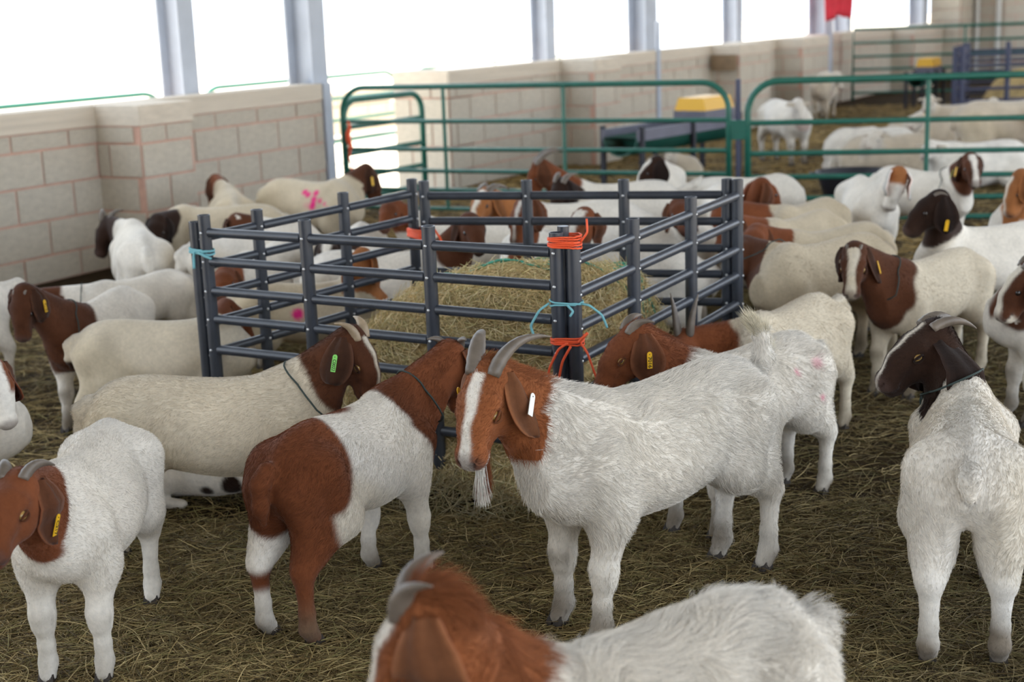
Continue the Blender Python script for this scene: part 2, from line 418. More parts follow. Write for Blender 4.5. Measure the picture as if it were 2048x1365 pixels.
class Field:
    def __init__(s, lo, hi, h):
        s.lo = np.asarray(lo, float); s.h = h
        s.n = np.ceil((np.asarray(hi) - s.lo) / h).astype(int) + 1
        s.V = np.full(s.n, .15, np.float32)
        s.ax = [s.lo[i] + h * np.arange(s.n[i]) for i in range(3)]
    def sub(s, lo, hi):
        a = np.clip(np.floor((np.asarray(lo) - s.lo) / s.h).astype(int), 0, s.n); b = np.clip(np.ceil((np.asarray(hi) - s.lo) / s.h).astype(int) + 1, 0, s.n)
        sl = tuple(slice(a[i], b[i]) for i in range(3))
        X = s.ax[0][sl[0]][:, None, None]; Y = s.ax[1][sl[1]][None, :, None]; Z = s.ax[2][sl[2]][None, None, :]
        return sl, X, Y, Z
    def smin(s, sl, d, k):
        V = s.V[sl]
        hh = np.clip(.5 + .5 * (V - d) / k, 0, 1)
        s.V[sl] = V + (d - V) * hh - k * hh * (1 - hh)
    def cone(s, a, b, ra, rb, k=.03, sub=False):
        a = np.asarray(a, float); b = np.asarray(b, float); R = max(ra, rb) + k + .02
        sl, X, Y, Z = s.sub(np.minimum(a, b) - R, np.maximum(a, b) + R)
        if 0 in s.V[sl].shape: return
        e = b - a; L2 = e @ e + 1e-9
        px, py, pz = X - a[0], Y - a[1], Z - a[2]
        t = np.clip((px * e[0] + py * e[1] + pz * e[2]) / L2, 0, 1)
        d = np.sqrt((px - t * e[0]) ** 2 + (py - t * e[1]) ** 2 + (pz - t * e[2]) ** 2) - (ra + t * (rb - ra))
        if sub:
            V = s.V[sl]; d = -d
            hh = np.clip(.5 - .5 * (V - d) / k, 0, 1); s.V[sl] = V + (d - V) * hh + k * hh * (1 - hh)
        else: s.smin(sl, d.astype(np.float32), k)
    def trunk(s, T, dz=0.0, sc=1.0, k=.03):
        T = T * sc
        xs = np.linspace(T[0, 0], T[-1, 0], 80)
        cols = []
        for c in (1, 2, 3):
            y = np.interp(xs, T[:, 0], T[:, c]); yp = np.pad(y, 3, mode='edge')
            cols.append(np.convolve(yp, np.ones(7) / 7, 'valid'))
        sl, X, Y, Z = s.sub((T[0, 0] - .05, -.35, 0 - .1), (T[-1, 0] + .05, .35, T[:, 1].max() + .08 + dz))
        x = np.clip(X, xs[0], xs[-1])
        tp = np.interp(x.ravel(), xs, cols[0]).reshape(x.shape) + dz; bt = np.interp(x.ravel(), xs, cols[1]).reshape(x.shape) + dz
        w = np.interp(x.ravel(), xs, cols[2]).reshape(x.shape)
        zc, hh = (tp + bt) / 2, (tp - bt) / 2
        tz = np.clip((Z - zc) / hh, -1.2, 1.2)
        ww = w * (1 - .24 * tz - .06 * tz * tz)
        rr = np.sqrt((Y / ww) ** 2 + ((Z - zc) / hh) ** 2)
        d = (rr - 1) * np.minimum(ww, hh)
        ex = np.abs(X - x); d = np.where(ex > 0, np.sqrt(np.maximum(d, 0) ** 2 + ex ** 2) + np.minimum(d, 0) * 0 + ex * .3, d)
        s.smin(sl, d.astype(np.float32), k)
    def val(s, p):
        g = (np.asarray(p) - s.lo) / s.h; i = np.clip(np.floor(g).astype(int), 0, s.n - 2); t = np.clip(g - i, 0, 1); V = s.V[i[0]:i[0] + 2, i[1]:i[1] + 2, i[2]:i[2] + 2]
        V = V[0] * (1 - t[0]) + V[1] * t[0]; V = V[0] * (1 - t[1]) + V[1] * t[1]; return V[0] * (1 - t[2]) + V[1] * t[2]
    def clear(s, p, d, gap):
        a = 0.0
        while a < .12 and s.val(p + d * a) < gap: a += .004
        return a
    def nets(s):
        V = s.V; h = s.h; ins = V < 0
        c8 = [(i, j, k) for i in (0, 1) for j in (0, 1) for k in (0, 1)]
        n = np.array(V.shape) - 1
        cnt = np.zeros(n, np.int8)
        for (i, j, k) in c8: cnt += ins[i:i + n[0], j:j + n[1], k:k + n[2]]
        act = np.argwhere((cnt > 0) & (cnt < 8))
        vals = np.stack([V[act[:, 0] + i, act[:, 1] + j, act[:, 2] + k] for (i, j, k) in c8], 1)
        acc = np.zeros((len(act), 3)); ct = np.zeros(len(act))
        for a in range(8):
            for b in range(a + 1, 8):
                da = np.array(c8[b]) - np.array(c8[a])
                if np.abs(da).sum() != 1: continue
                va, vb = vals[:, a], vals[:, b]; cr = (va < 0) != (vb < 0)
                t = np.where(cr, va / np.where(cr, va - vb, 1), 0)
                acc += np.where(cr[:, None], np.array(c8[a]) + t[:, None] * da, 0); ct += cr
        P = s.lo + h * (act + acc / ct[:, None])
        idx = np.full(n, -1, np.int32); idx[act[:, 0], act[:, 1], act[:, 2]] = np.arange(len(act))
        Q = []
        for ax in range(3):
            o1, o2 = [(1, 2), (2, 0), (0, 1)][ax]
            A = np.moveaxis(ins, (ax, o1, o2), (0, 1, 2)); I = np.moveaxis(idx, (ax, o1, o2), (0, 1, 2))
            e0 = A[:-1, 1:-1, 1:-1]; e1 = A[1:, 1:-1, 1:-1]
            w = np.argwhere(e0 != e1)
            if len(w) == 0: continue
            i, j, k = w[:, 0], w[:, 1] + 1, w[:, 2] + 1
            q = np.stack([I[i, j - 1, k - 1], I[i, j, k - 1], I[i, j, k], I[i, j - 1, k]], 1)
            fl = ~e0[w[:, 0], w[:, 1], w[:, 2]]
            q[fl] = q[fl][:, ::-1]
            Q.append(q)
        Q = np.concatenate(Q); Q = Q[(Q >= 0).all(1)]
        return P, Q

TONES = {'rust': (.215, .070, .025), 'red': (.150, .046, .0175), 'dark': (.028, .0135, .0085), 'brown': (.075, .027, .0125), 'orange': (.30, .115, .04), 'tan': (.36, .19, .08)}
WHITES = {'white': (.70, .66, .605), 'cream': (.61, .525, .40), 'beige': (.54, .44, .305), 'sheep': (.54, .445, .335)}
PINK = (.72, .03, .20)

def fur_curves(name, P, Nrm, T, ln, colr, parent, mtl, lift=.30, rad=.00055):
    n = len(P)
    cv = bpy.data.hair_curves.new(name); cv.add_curves([4] * n)
    pts = np.zeros((n, 4, 3))
    for i, t in enumerate((0, .33, .67, 1.0)):
        pts[:, i] = P - Nrm * .001 + ln[:, None] * (T * (t * (.85 + .15 * t)) + Nrm * (lift * (t - .45 * t * t)))
    cv.attributes['position'].data.foreach_set('vector', pts.reshape(-1).astype(np.float32))
    ra = cv.attributes.get('radius') or cv.attributes.new('radius', 'FLOAT', 'POINT')
    ra.data.foreach_set('value', np.tile(np.array([1., .85, .6, .2]) * rad, n).astype(np.float32))
    at = cv.attributes.new('col', 'FLOAT_COLOR', 'POINT')
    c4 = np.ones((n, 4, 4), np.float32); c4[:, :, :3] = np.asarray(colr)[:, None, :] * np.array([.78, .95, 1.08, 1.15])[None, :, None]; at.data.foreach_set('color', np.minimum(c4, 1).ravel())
    o = bpy.data.objects.new(name, cv); COL.objects.link(o); cv.materials.append(mtl)
    if parent is not None: o.parent = parent
    o['kind'] = 'stuff'
    return o

def vnormals(P, Q):
    a = P[Q[:, 2]] - P[Q[:, 0]]; b = P[Q[:, 3]] - P[Q[:, 1]]; fn = np.cross(a, b)
    N = np.zeros_like(P)
    for i in range(4): np.add.at(N, Q[:, i], fn)
    return N / (np.linalg.norm(N, axis=1)[:, None] + 1e-12), fn

def goat(label, hip, wit, poll, muz, s=.9, pr='n', mr='n', tone='red', white='white', cut=.25, blaze=.0, muzzle=False, face=None,
         horn=.0, hspread=.3, hup=.6, pale_horn=False, tail='down', tags=(), collar=None, fur=0, vox=.012, patches=(), lie=False, kind='goat',
         ln=.33, earl=.165, legs=None, feet=False, furlen=.018, seed=None, group=None, beard=False, eyes=True, dirt=.9, fat=1.0, earo=.05, clump=.45, tilt=0.0, rough=False, Lmul=1.0, at=None, epush=.008, earf=-.014):
    seed = seed if seed is not None else (int(hip[0] * 7 + hip[1]) % 997)
    r = np.random.default_rng(seed)
    T = (SHEEP_T if kind == 'sheep' else GOAT_T).copy(); T[:, 3] *= fat; T[2:-2, 2] -= (fat - 1) * .16
    if Lmul != 1: T[:, 0] *= Lmul
    dz = -.245 if lie else 0.0
    LB = .52 * Lmul
    # ---- place
    if feet: A = atz(*hip, 0.0); B = atz(*wit, 0.0)
    else: A = atz(*hip, (.648 + dz) * s); B = atz(*wit, (.655 + dz) * s)
    if at is not None: A = np.array([at[0], at[1], 0.]); B = A + np.array([math.cos(math.radians(at[2])), math.sin(math.radians(at[2])), 0]) * LB * s
    hd = B - A; hd[2] = 0; dist = np.linalg.norm(hd); hd /= dist
    mid = (A + B) / 2; org = mid - hd * (LB * s / 2); org[2] = 0
    yaw = math.atan2(hd[1], hd[0]); cy, sy = math.cos(yaw), math.sin(yaw)
    Rm = np.array([[cy, sy, 0], [-sy, cy, 0], [0, 0, 1]])       # world -> local
    toL = lambda p: (Rm @ (np.asarray(p) - org)) / s
    e = empty(kind, tuple(org), yaw); tag(e, label, kind, group)
    # ---- head joints from their directions in the picture
    Wn = np.array([.56 * Lmul, 0, .57 + dz]); Ww = org + Rm.T @ (Wn * s)
    def hit(px, c, L, which):
        d = ray(*px); d = d / np.linalg.norm(d); oc = CPOS - c; b = oc @ d; cc = oc @ oc - L * L; D = b * b - cc
        if D <= 0:
            p = CPOS + d * (-b); return c + unit(p - c) * min(np.linalg.norm(p - c), L * 1.18)
        return CPOS + d * (-b - math.sqrt(D) if which == 'n' else -b + math.sqrt(D))
    HL = .235 if kind == 'goat' else .205
    Pw = hit(poll, Ww, ln * s, pr); Mw = hit(muz, Pw, HL * s, mr)
    P = toL(Pw); M = toL(Mw); f = unit(M - P)
    up = Rm @ np.array([0, 0, 1.]); side_t = np.cross(up, f)
    q = up - f * (up @ f)
    if np.linalg.norm(q) < .35: q = q + .5 * unit((P - Wn) * np.array([1, 1, 0]))
    q = unit(q - f * (q @ f)); l = np.cross(q, f)
    if tilt: q, l = unit(q * math.cos(tilt) + l * math.sin(tilt)), unit(l * math.cos(tilt) - q * math.sin(tilt))
    hp = lambda a, b, c: P + f * a + l * b + q * c        # forward, left, up on the head
    # ---- limbs
    lo = np.minimum(np.array([-.30, -.27, -.01]), np.minimum(P, M) - .15); hi = np.maximum(np.array([.78, .27, .74]), np.maximum(P, M) + .15)
    h = vox / s
    Fd = Field(lo - h * 2, hi + h * 2, h)
    Fd.trunk(T, dz)
    jit = r.uniform(-1, 1, (4, 2)) * np.array([.035, .012])
    if legs: 
        for k_, v_ in legs.items(): jit[k_] = v_
    hoofs = []
    if not lie:
        for i, sd in enumerate((1, -1)):
            jx, jy = jit[i]
            y = .082 * sd
            Fd.cone((-.03, .072 * sd, .51), (.045, .095 * sd, .365), .092, .068, .045)
            Fd.cone((-.105, .06 * sd, .47), (-.085, .078 * sd, .31), .066, .040, .045)
            hk = np.array([-.125 + jx * .7, y + jy, .245])
            Fd.cone((.03, .093 * sd, .36), hk + (.02, 0, .02), .066, .036, .04)
            Fd.cone((-.075, .08 * sd, .33), hk, .05, .031, .04)
            fe = np.array([-.112 + jx, y + jy, .068])
            Fd.cone(hk, fe + (0, 0, .05), .031, .0215, .02); Fd.cone(fe + (0, 0, .05), fe, .022, .027, .02)
            Fd.cone(fe, fe + (.022, 0, -.035), .026, .025, .015); hoofs.append(fe + (.026, 0, -.068))
        for i, sd in enumerate((1, -1)):
            jx, jy = jit[2 + i]; x0 = .535 * Lmul
            y = .080 * sd
            Fd.cone((x0 + .02, .078 * sd, .47), (x0 - .02, .085 * sd, .35), .074, .056, .045)
            kn = np.array([x0 + jx * .6, y + jy, .20])
            Fd.cone((x0 - .02, .086 * sd, .36), kn + (0, 0, .02), .055, .034, .04)
            Fd.cone(kn + (.004, 0, .015), kn - (-.004, 0, .015), .035, .033, .02)
            fe = np.array([x0 + jx + .003, y + jy, .066])
            Fd.cone(kn, fe + (0, 0, .05), .030, .0215, .02); Fd.cone(fe + (0, 0, .05), fe, .022, .0265, .02)
            Fd.cone(fe, fe + (.02, 0, -.035), .026, .025, .015); hoofs.append(fe + (.024, 0, -.066))
    else:
        for sd in (1, -1):
            Fd.cone((.58, .075 * sd, .17), (.66, .09 * sd, .05), .07, .042, .04); Fd.cone((.66, .09 * sd, .05), (.50, .10 * sd, .035), .036, .025, .02)
            Fd.cone((-.02, .10 * sd, .18), (.10, .17 * sd, .10), .10, .06, .05); Fd.cone((.10, .17 * sd, .10), (-.06, .19 * sd, .045), .055, .035, .03)
            Fd.cone((-.06, .19 * sd, .045), (.10, .21 * sd, .03), .03, .026, .02)
    # ---- neck
    D3 = np.array([0, 0, dz]); LX = np.array([(Lmul - 1) * .52, 0, 0])
    nr = 1.12 if kind == 'sheep' else 1.0
    Fd.cone(np.array([.49, 0, .585]) + D3 + LX, hp(-.008, 0, -.040), .056, .040 * nr, .035)
    Fd.cone(np.array([.56, 0, .515]) + D3 + LX, hp(.012, 0, -.066), .080, .047 * nr, .04)
    Fd.cone(np.array([.615, 0, .44]) + D3 + LX, hp(.035, 0, -.098), .076, .038 * nr, .05)
    # ---- head
    kh = .022
    if kind == 'goat':
        Fd.cone(hp(.022, 0, -.050), hp(.075, 0, -.047), .056, .052, kh)
        Fd.cone(hp(.075, 0, -.040), hp(.135, 0, -.048), .046, .039, kh)
        Fd.cone(hp(.135, 0, -.048), hp(.200, 0, -.072), .039, .031, kh)
        Fd.cone(hp(.200, .010, -.078), hp(.200, -.010, -.078), .030, .030, kh)
        Fd.cone(hp(.045, .022, -.088), hp(.085, .018, -.095), .042, .040, kh); Fd.cone(hp(.045, -.022, -.088), hp(.085, -.018, -.095), .042, .040, kh)
        Fd.cone(hp(.085, 0, -.100), hp(.185, 0, -.106), .034, .020, kh)
        Fd.cone(hp(.180, 0, -.112), hp(.203, 0, -.108), .0215, .0185, .012)
        for sd in (1, -1): Fd.cone(hp(.072, .043 * sd, -.027), hp(.112, .036 * sd, -.030), .0155, .012, .014)
        if vox < .0095:
            for sd in (1, -1):
                Fd.cone(hp(.099, .0575 * sd, -.047), hp(.105, .0575 * sd, -.047), .0135, .0135, .008, sub=True)
                Fd.cone(hp(.226, .017 * sd, -.066), hp(.212, .026 * sd, -.060), .0055, .0035, .006, sub=True)
                Fd.cone(hp(.228, .010 * sd, -.094), hp(.168, .036 * sd, -.092), .0045, .0035, .005, sub=True)
    else:
        Fd.cone(hp(.02, 0, -.048), hp(.07, 0, -.050), .055, .050, kh); Fd.cone(hp(.07, 0, -.046), hp(.165, 0, -.075), .044, .032, kh)
        Fd.cone(hp(.045, 0, -.085), hp(.15, 0, -.098), .048, .024, kh)
    # ---- tail
    if not lie or kind == 'goat':
        tb = np.array([-.165, 0, .555]) + D3
        if tail == 'up': pts = pts_tail(tail, D3); rr = [.028, .027, .020, .008]
        elif tail == 'out': pts = [tb, tb + (-.07, 0, .01), tb + (-.13, 0, -.035), tb + (-.165, 0, -.085)]; rr = [.028, .030, .026, .014]
        elif tail == 'flag': pts = [tb, tb + (-.05, 0, .025), tb + (-.11, 0, .05), tb + (-.16, 0, .10)]; rr = [.028, .030, .026, .014]
        elif tail == 'stub': pts = [tb, tb + (-.035, 0, -.01), tb + (-.05, 0, -.05)]; rr = [.028, .026, .016]
        else: pts = [tb, tb + (-.035, 0, -.03), tb + (-.04, 0, -.10), tb + (-.03, 0, -.15)]; rr = [.028, .027, .022, .01]
        for i in range(len(pts) - 1): Fd.cone(pts[i], pts[i + 1], rr[i], rr[i + 1], .02)
        tail_tip = pts[-1]
    V, Q = Fd.nets()
    Nv, fn = vnormals(V, Q)
    # ---- coat colours (the animal's own markings)
    W = np.array(WHITES[white]); BR = np.array(TONES[tone])
    col = np.tile(W, (len(V), 1)) * (1 + .06 * wnoise(V, 14, 1))[:, None]
    cream = np.array(WHITES['cream'])
    under = .35 * sstep(.1, .9, wnoise(V, 7, 3) * .5 + .5)
    col = col * (1 - under[:, None]) + cream * col.mean() / cream.mean() * .96 * under[:, None]
    stripe = np.exp(-(V[:, 1] / .035) ** 2) * (Nv[:, 2] > .3) * np.clip(.30 + .35 * wnoise(V, 11, 12), 0, .6)
    col = col * (1 - stripe[:, None]) + np.array([.40, .37, .33]) * stripe[:, None]
    stain = .45 * sstep(.35, .95, wnoise(V, 8, 13)); col = col * (1 - stain[:, None]) + np.array([.52, .43, .29]) * stain[:, None]
    nd = P - Wn; nl2 = nd @ nd
    tn = ((V - Wn) @ nd) / nl2
    near = np.linalg.norm(V - (Wn + np.clip(tn, -.5, 1.2)[:, None] * nd), axis=1)
    hv = V - P; hf, hs, hq = hv @ f, hv @ l, hv @ q
    head = (hf > -.05) & (hf < .30) & (np.abs(hs) < .13) & (hq > -.19) & (hq < .08) & ((tn > .45) | (hf > .04))
    nz = wnoise(V, 22, 2) * .05 + wnoise(V, 70, 4) * .03
    brown = sstep(cut - .035, cut + .035, tn + nz) * (near < .26) * (V[:, 0] > .40)
    brown = np.maximum(brown, head * 1.0)
    if kind == 'sheep':
        brown[:] = 0; hw = (head * .6)[:, None]; col = col * (1 - hw) + np.array([.62, .56, .49]) * hw
        ns = (head * sstep(.165, .19, hf) * .6)[:, None]; col = col * (1 - ns) + np.array([.30, .17, .14]) * ns
    b_var = BR * np.clip(1 + .30 * wnoise(V, 9, 5) + .15 * wnoise(V, 30, 6), .45, 1.7)[:, None]
    if blaze > 0:
        bw = blaze * (1.0 - .35 * sstep(.05, .15, hf) + .3 * sstep(.15, .22, hf))
        bl = sstep(.006, -.006, np.abs(hs + .004 * wnoise(V, 60, 6)) - bw) * head * (hq > -.07 - .02 * (hf > .15)) * (hf > .015) * (hf < .25)
        brown = brown * (1 - bl)
    if face == 'mask':      # white face, colour only round eyes and ears
        wf = head * np.maximum(sstep(.03, .018, np.abs(hs)), sstep(.105, .13, hf)) ; brown = brown * (1 - wf)
    if face == 'cap':       # colour only on the top of the head
        brown = brown * (1 - head * np.maximum(sstep(.05, .075, hf), sstep(-.06, -.08, hq)))
    if muzzle:
        brown = brown * (1 - head * sstep(.17, .20, hf) * sstep(-.085, -.1, hq))
    col = col * (1 - brown[:, None]) + b_var * brown[:, None]
    if kind == 'goat':
        if vox < .0105:
            for sd in (1, -1):
                nd_ = np.linalg.norm(V - hp(.226, .017 * sd, -.066), axis=1); w_ = sstep(.013, .006, nd_) * .85; col = col * (1 - w_[:, None]) + np.array([.02, .012, .01]) * w_[:, None]
            w_ = head * sstep(.0055, .002, np.abs(hq + .0935 + .04 * np.clip(.21 - hf, 0, .1) * 0)) * sstep(.165, .185, hf) * .8; col = col * (1 - w_[:, None]) + np.array([.03, .018, .015]) * w_[:, None]
        nose = head * sstep(.200, .225, hf) * sstep(-.10, -.09, hq) * .55
        col = col * (1 - nose[:, None]) + np.array([.10, .06, .05]) * nose[:, None]
    for pt in patches:
        cpx, rad, cc = pt[:3]; asp = pt[3] if len(pt) > 3 else (1, 1, 1)
        if len(cpx) == 2:      # pixel -> nearest skin point on that line of sight
            Vw = org + (V * s) @ Rm; pj = proj(Vw); dpx = np.hypot(pj[:, 0] - cpx[0], pj[:, 1] - cpx[1])
            cand = np.where(dpx < max(dpx.min() * 1.5, 12))[0]; c0 = V[cand[np.argmin(pj[cand, 2])]]
        else: c0 = np.asarray(cpx, float)
        dv = (V - c0) / np.asarray(asp); dd = np.linalg.norm(dv, axis=1)
        amt = pt[4] if len(pt) > 4 else 1.0
        ms = sstep(.012, -.012, dd - rad * (1 + .18 * wnoise(V, 20, 7)) ) * amt
        cc = np.array(TONES[cc]) * (1 + .2 * wnoise(V, 10, 5)[:, None]) if isinstance(cc, str) else np.tile(np.array(cc), (len(V), 1))
        col = col * (1 - ms[:, None]) + cc * ms[:, None]
    if not lie:   # muddy lower legs and knees
        dk = dirt * (1.1 * sstep(.20, .03, V[:, 2]) + .9 * np.exp(-((V[:, 2] - .20) / .03) ** 2) * (V[:, 0] > .45) * (Nv[:, 0] > .3)) * (V[:, 2] < .3) * (.6 + .4 * wnoise(V, 30, 8))
        dk = np.clip(dk, 0, .9); col = col * (1 - dk[:, None]) + np.array([.13, .095, .06]) * dk[:, None]
    col = np.clip(col, .004, .9)
    me = mesh_quads(V * s, Q)
    ca = me.color_attributes.new('col', 'FLOAT_COLOR', 'POINT'); c4 = np.ones((len(V), 4), np.float32); c4[:, :3] = col; ca.data.foreach_set('color', c4.ravel())
    body = link('body', me, MAT['wool' if kind == 'sheep' else 'coat'], e, local=True)
    # ---- ears
    dn = Rm @ np.array([0, 0, -1.])
    ear_frames = {}
    for sd in (1, -1):
        if kind == 'goat':
            base = hp(earf, .052 * sd, -.034); out = unit(l * sd)
            d_e = unit(dn * 1.0 + out * earo * 1.6 + f * .06); 
            wdir = unit(f - d_e * (f @ d_e)) if abs(f @ d_e) < .93 else unit(-q)
            nrm = np.cross(d_e, wdir); nrm = nrm if nrm @ out > 0 else -nrm
            EL = earl; nu, nv = 16, 9; EV = []; EC = []
            for i in range(nu + 1):
                t = i / nu
                wd = (.024 + .038 * math.sin(math.pi * min(t / .75, 1) * .62) if t < .6 else .0615 * math.sqrt(max(0, 1 - ((t - .6) / .402) ** 2)))
                push = 0.0
                row = []
                for j in range(nv):
                    v = -1 + 2 * j / (nv - 1)
                    p = base + d_e * (EL * t) + wdir * (wd * v - .008 - .016 * t) + nrm * (.014 * (1 - v * v) * (1 - t * .5) - .006 + .006 * math.sin(5 * v + 3 * t))
                    row.append(p)
                    if t > .06: push = max(push, Fd.clear(p, out, .005))
                push = min(push, epush + .24 * EL * t); ease = min(1, t / .15)
                for j in range(nv):
                    v = -1 + 2 * j / (nv - 1)
                    EV.append(row[j] + out * push * ease); EC.append(.9 + .9 * abs(v) ** 8 - .2 * t + .12 * math.sin(7 * v + 2 * t))
            E_grid = np.array(EV).reshape(nu + 1, nv, 3)
            nE = len(EV)
            th = .0035
            back = [p - nrm * th for p in EV]
            Fe = []
            for i in range(nu):
                for j in range(nv - 1):
                    a = i * nv + j; Fe += [(a, a + 1, a + nv + 1, a + nv), (nE + a, nE + a + nv, nE + a + nv + 1, nE + a + 1)]
                a = i * nv; Fe.append((a, a + nv, nE + a + nv, nE + a)); a = i * nv + nv - 1; Fe.append((a, nE + a, nE + a + nv, a + nv))
            for j in range(nv - 1):
                a = nu * nv + j; Fe.append((a, a + 1, nE + a + 1, nE + a))
            em = mesh_from([p * s for p in EV + back], Fe, True)
            ecol = (np.array(TONES[tone]) * np.array([.80, .95, 1.15]) * .85 if tone != 'orange' else np.array(TONES['orange']) * .7)
            if face == 'cap': ecol = np.array(W) * .95
            ca = em.color_attributes.new('col', 'FLOAT_COLOR', 'POINT')
            c4 = np.ones((2 * nE, 4), np.float32); c4[:nE, :3] = np.outer(EC, ecol); c4[nE:, :3] = np.outer(EC, ecol * np.array([1.1, .8, .75]))
            ca.data.foreach_set('color', c4.ravel())
            link('ear', em, MAT['coat'], e, local=True)
            ear_frames[sd] = (base, d_e, wdir, nrm, EL, out, E_grid)
        else:
            base = hp(.02, .045 * sd, -.03); d_e = unit(l * sd - q * .15 - f * .1); mbe = MB()
            pts = [base, base + d_e * .035, base + d_e * .075, base + d_e * .10 - q * .01]
            mbe.tube([p * s for p in pts], [.012 * s, .022 * s, .02 * s, .004 * s], 8, flat=.3, upv=f)
            em = mesh_from(mbe.v, mbe.f, True); ca = em.color_attributes.new('col', 'FLOAT_COLOR', 'POINT')
            c4 = np.ones((len(mbe.v), 4), np.float32); c4[:, :3] = np.array(WHITES['sheep']) * .85; ca.data.foreach_set('color', c4.ravel())
            link('ear', em, MAT['wool'], e, local=True)
            ear_frames[sd] = (base, d_e, f, q, .08, l * sd, None)
    # ---- eyes, hooves
    if kind == 'sheep':
        for sd in (1, -1):
            c = hp(.085, .043 * sd, -.05); mbx = MB(); mbx.tube([(c - l * sd * .004) * s, (c + l * sd * .006) * s, (c + l * sd * .011) * s], [.011 * s, .010 * s, .004 * s], 8)
            link('eye', mesh_from(mbx.v, mbx.f, True), MAT['eye_dark'], e, local=True)
    if eyes and kind == 'goat':
        for sd in (1, -1):
            c = hp(.101, .0450 * sd, -.046); rE = .0135
            ou = unit(l * sd * 1.0 + q * .12 + f * .15); hz = unit(f - ou * (f @ ou)); vt = np.cross(ou, hz)
            mbx = MB(); n1, n2 = 8, 14; VV = []; 
            for i in range(n1 + 1):
                a = math.pi * i / n1
                for j in range(n2):
                    b = 2 * math.pi * j / n2; VV.append((c + rE * (ou * math.cos(a) + (hz * math.cos(b) + vt * math.sin(b)) * math.sin(a))) * s)
            FF = [(i * n2 + j, i * n2 + (j + 1) % n2, (i + 1) * n2 + (j + 1) % n2, (i + 1) * n2 + j) for i in range(n1) for j in range(n2)]
            eb = link('eye', mesh_from(VV, FF, True), MAT['eye' if vox < .0095 else 'eye_dark'], e, local=True)
            if vox < .0095:
                mb2 = MB(); mb2.tube([(c + ou * rE * .90 + hz * rE * a) * s for a in (-.5, -.25, 0, .25, .5)], [.0004, .0022 * s, .0026 * s, .0022 * s, .0004], 8)
                link('pupil', mesh_from(mb2.v, mb2.f, True), MAT['pupil'], eb, local=True)
                for up_, nm_ in ((1, 'eyelid'), (-1, 'eyelid')):
                    vv = vt if vt @ q > 0 else -vt
                    mb3 = MB(); mb3.tube([(c + ou * rE * (.55 + .5 * math.sin(a)) + hz * rE * 1.25 * math.cos(a) * -1 + vv * up_ * rE * (.42 if up_ > 0 else .62) * math.sin(a)) * s for a in np.linspace(0.05, math.pi - .05, 11)],
                                         [(.0015 + .0025 * math.sin(a)) * s for a in np.linspace(0, math.pi, 11)], 8)
                    lm = mesh_from(mb3.v, mb3.f, True); ca = lm.color_attributes.new('col', 'FLOAT_COLOR', 'POINT')
                    c4 = np.ones((len(mb3.v), 4), np.float32); c4[:, :3] = BR * .55 if not (face == 'mask') else BR * .5; ca.data.foreach_set('color', c4.ravel())
                    link(nm_, lm, MAT['coat'], e, local=True)
    for hp_ in hoofs:
        mb2 = MB()
        for sd in (1, -1):
            c = hp_ + np.array([0, .0125 * sd, 0])
            prof = [(-.022, 0), (.030, 0), (.024, .018), (.010, .040), (-.016, .036)]
            VV = [(c + np.array([x, yy * sd * (1 - z_ * 6), z_])) * s for yy in (-.0105, .0115) for x, z_ in prof]
            mb2.add(VV, [(0, 1, 2, 3, 4), (9, 8, 7, 6, 5)] + [(i, 5 + i, 5 + (i + 1) % 5, (i + 1) % 5) for i in range(5)])
        link('hoof', mesh_from(mb2.v, mb2.f), MAT['hoof'], e, local=True)
    # ---- horns
    if horn > 0:
        for sd in (1, -1):
            b0 = hp(.012, .024 * sd, -.012); d0 = unit(q * (hup - .15) - f * .8 + l * sd * .15); d1 = unit(-f * .45 + l * sd * hspread * 1.4 + q * (hup - 1.35))
            p1 = b0 + d0 * horn * .5; p2 = p1 + d1 * horn * .55; pts = []; rs = []
            for i in range(19):
                t = i / 18; pts.append((b0 * (1 - t) ** 2 + 2 * p1 * t * (1 - t) + p2 * t * t) * s)
                rs.append((.0225 * (1 - t ** 1.7) + .0025) * s * (1 + .035 * math.sin(i * 2.6)) * min(1, .5 + horn * 3))
            mb2 = MB(); mb2.tube(pts, rs, 12, flat=.72, upv=f)
            link('horn', mesh_from(mb2.v, mb2.f, True), MAT['horn_pale' if pale_horn else 'horn'], e, local=True)
    # ---- tags on the ears: (side, colour, text, t along ear, roll)
    for tg in tags:
        sd, tc_, txt, tt, roll = tg[:5]
        base, d_e, wdir, nrm, EL, out, EG = ear_frames[sd]
        if kind == 'goat':
            i_ = min(int(tt * 16), 14); j_ = tg[5] if len(tg) > 5 else 4
            c = EG[i_, j_]; t1 = unit(EG[i_ + 2, j_] - EG[i_ - 2, j_]); t2 = unit(EG[i_, min(j_ + 2, 8)] - EG[i_, max(j_ - 2, 0)])
            nrm = unit(np.cross(t1, t2)); nrm = nrm if nrm @ out > 0 else -nrm; c = c + nrm * .007; d_e = t1; wdir = unit(t2 - t1 * (t1 @ t2))
        else: c = base + d_e * .05 + q * .03
        a_ = unit(d_e * math.cos(roll) + wdir * math.sin(roll)); b_ = np.cross(nrm, a_); nn_ = nrm
        mb2 = MB(); VV = []; n3 = 8
        ow, oh = .0085, .030
        prof = [(-oh, -ow), (-oh, ow)]
        prof = [(oh, ow), (oh, -ow)] + [(-oh + ow - ow * math.sin(t), -ow * math.cos(t)) for t in np.linspace(0, math.pi, n3)]
        for dz_ in (0, .0022): VV += [(c + a_ * x_ + b_ * y_ + nn_ * dz_) * s for x_, y_ in prof]
        npf = len(prof)
        mb2.add(VV, [tuple(range(npf - 1, -1, -1)), tuple(range(npf, 2 * npf))] + [(i, (i + 1) % npf, npf + (i + 1) % npf, npf + i) for i in range(npf)])
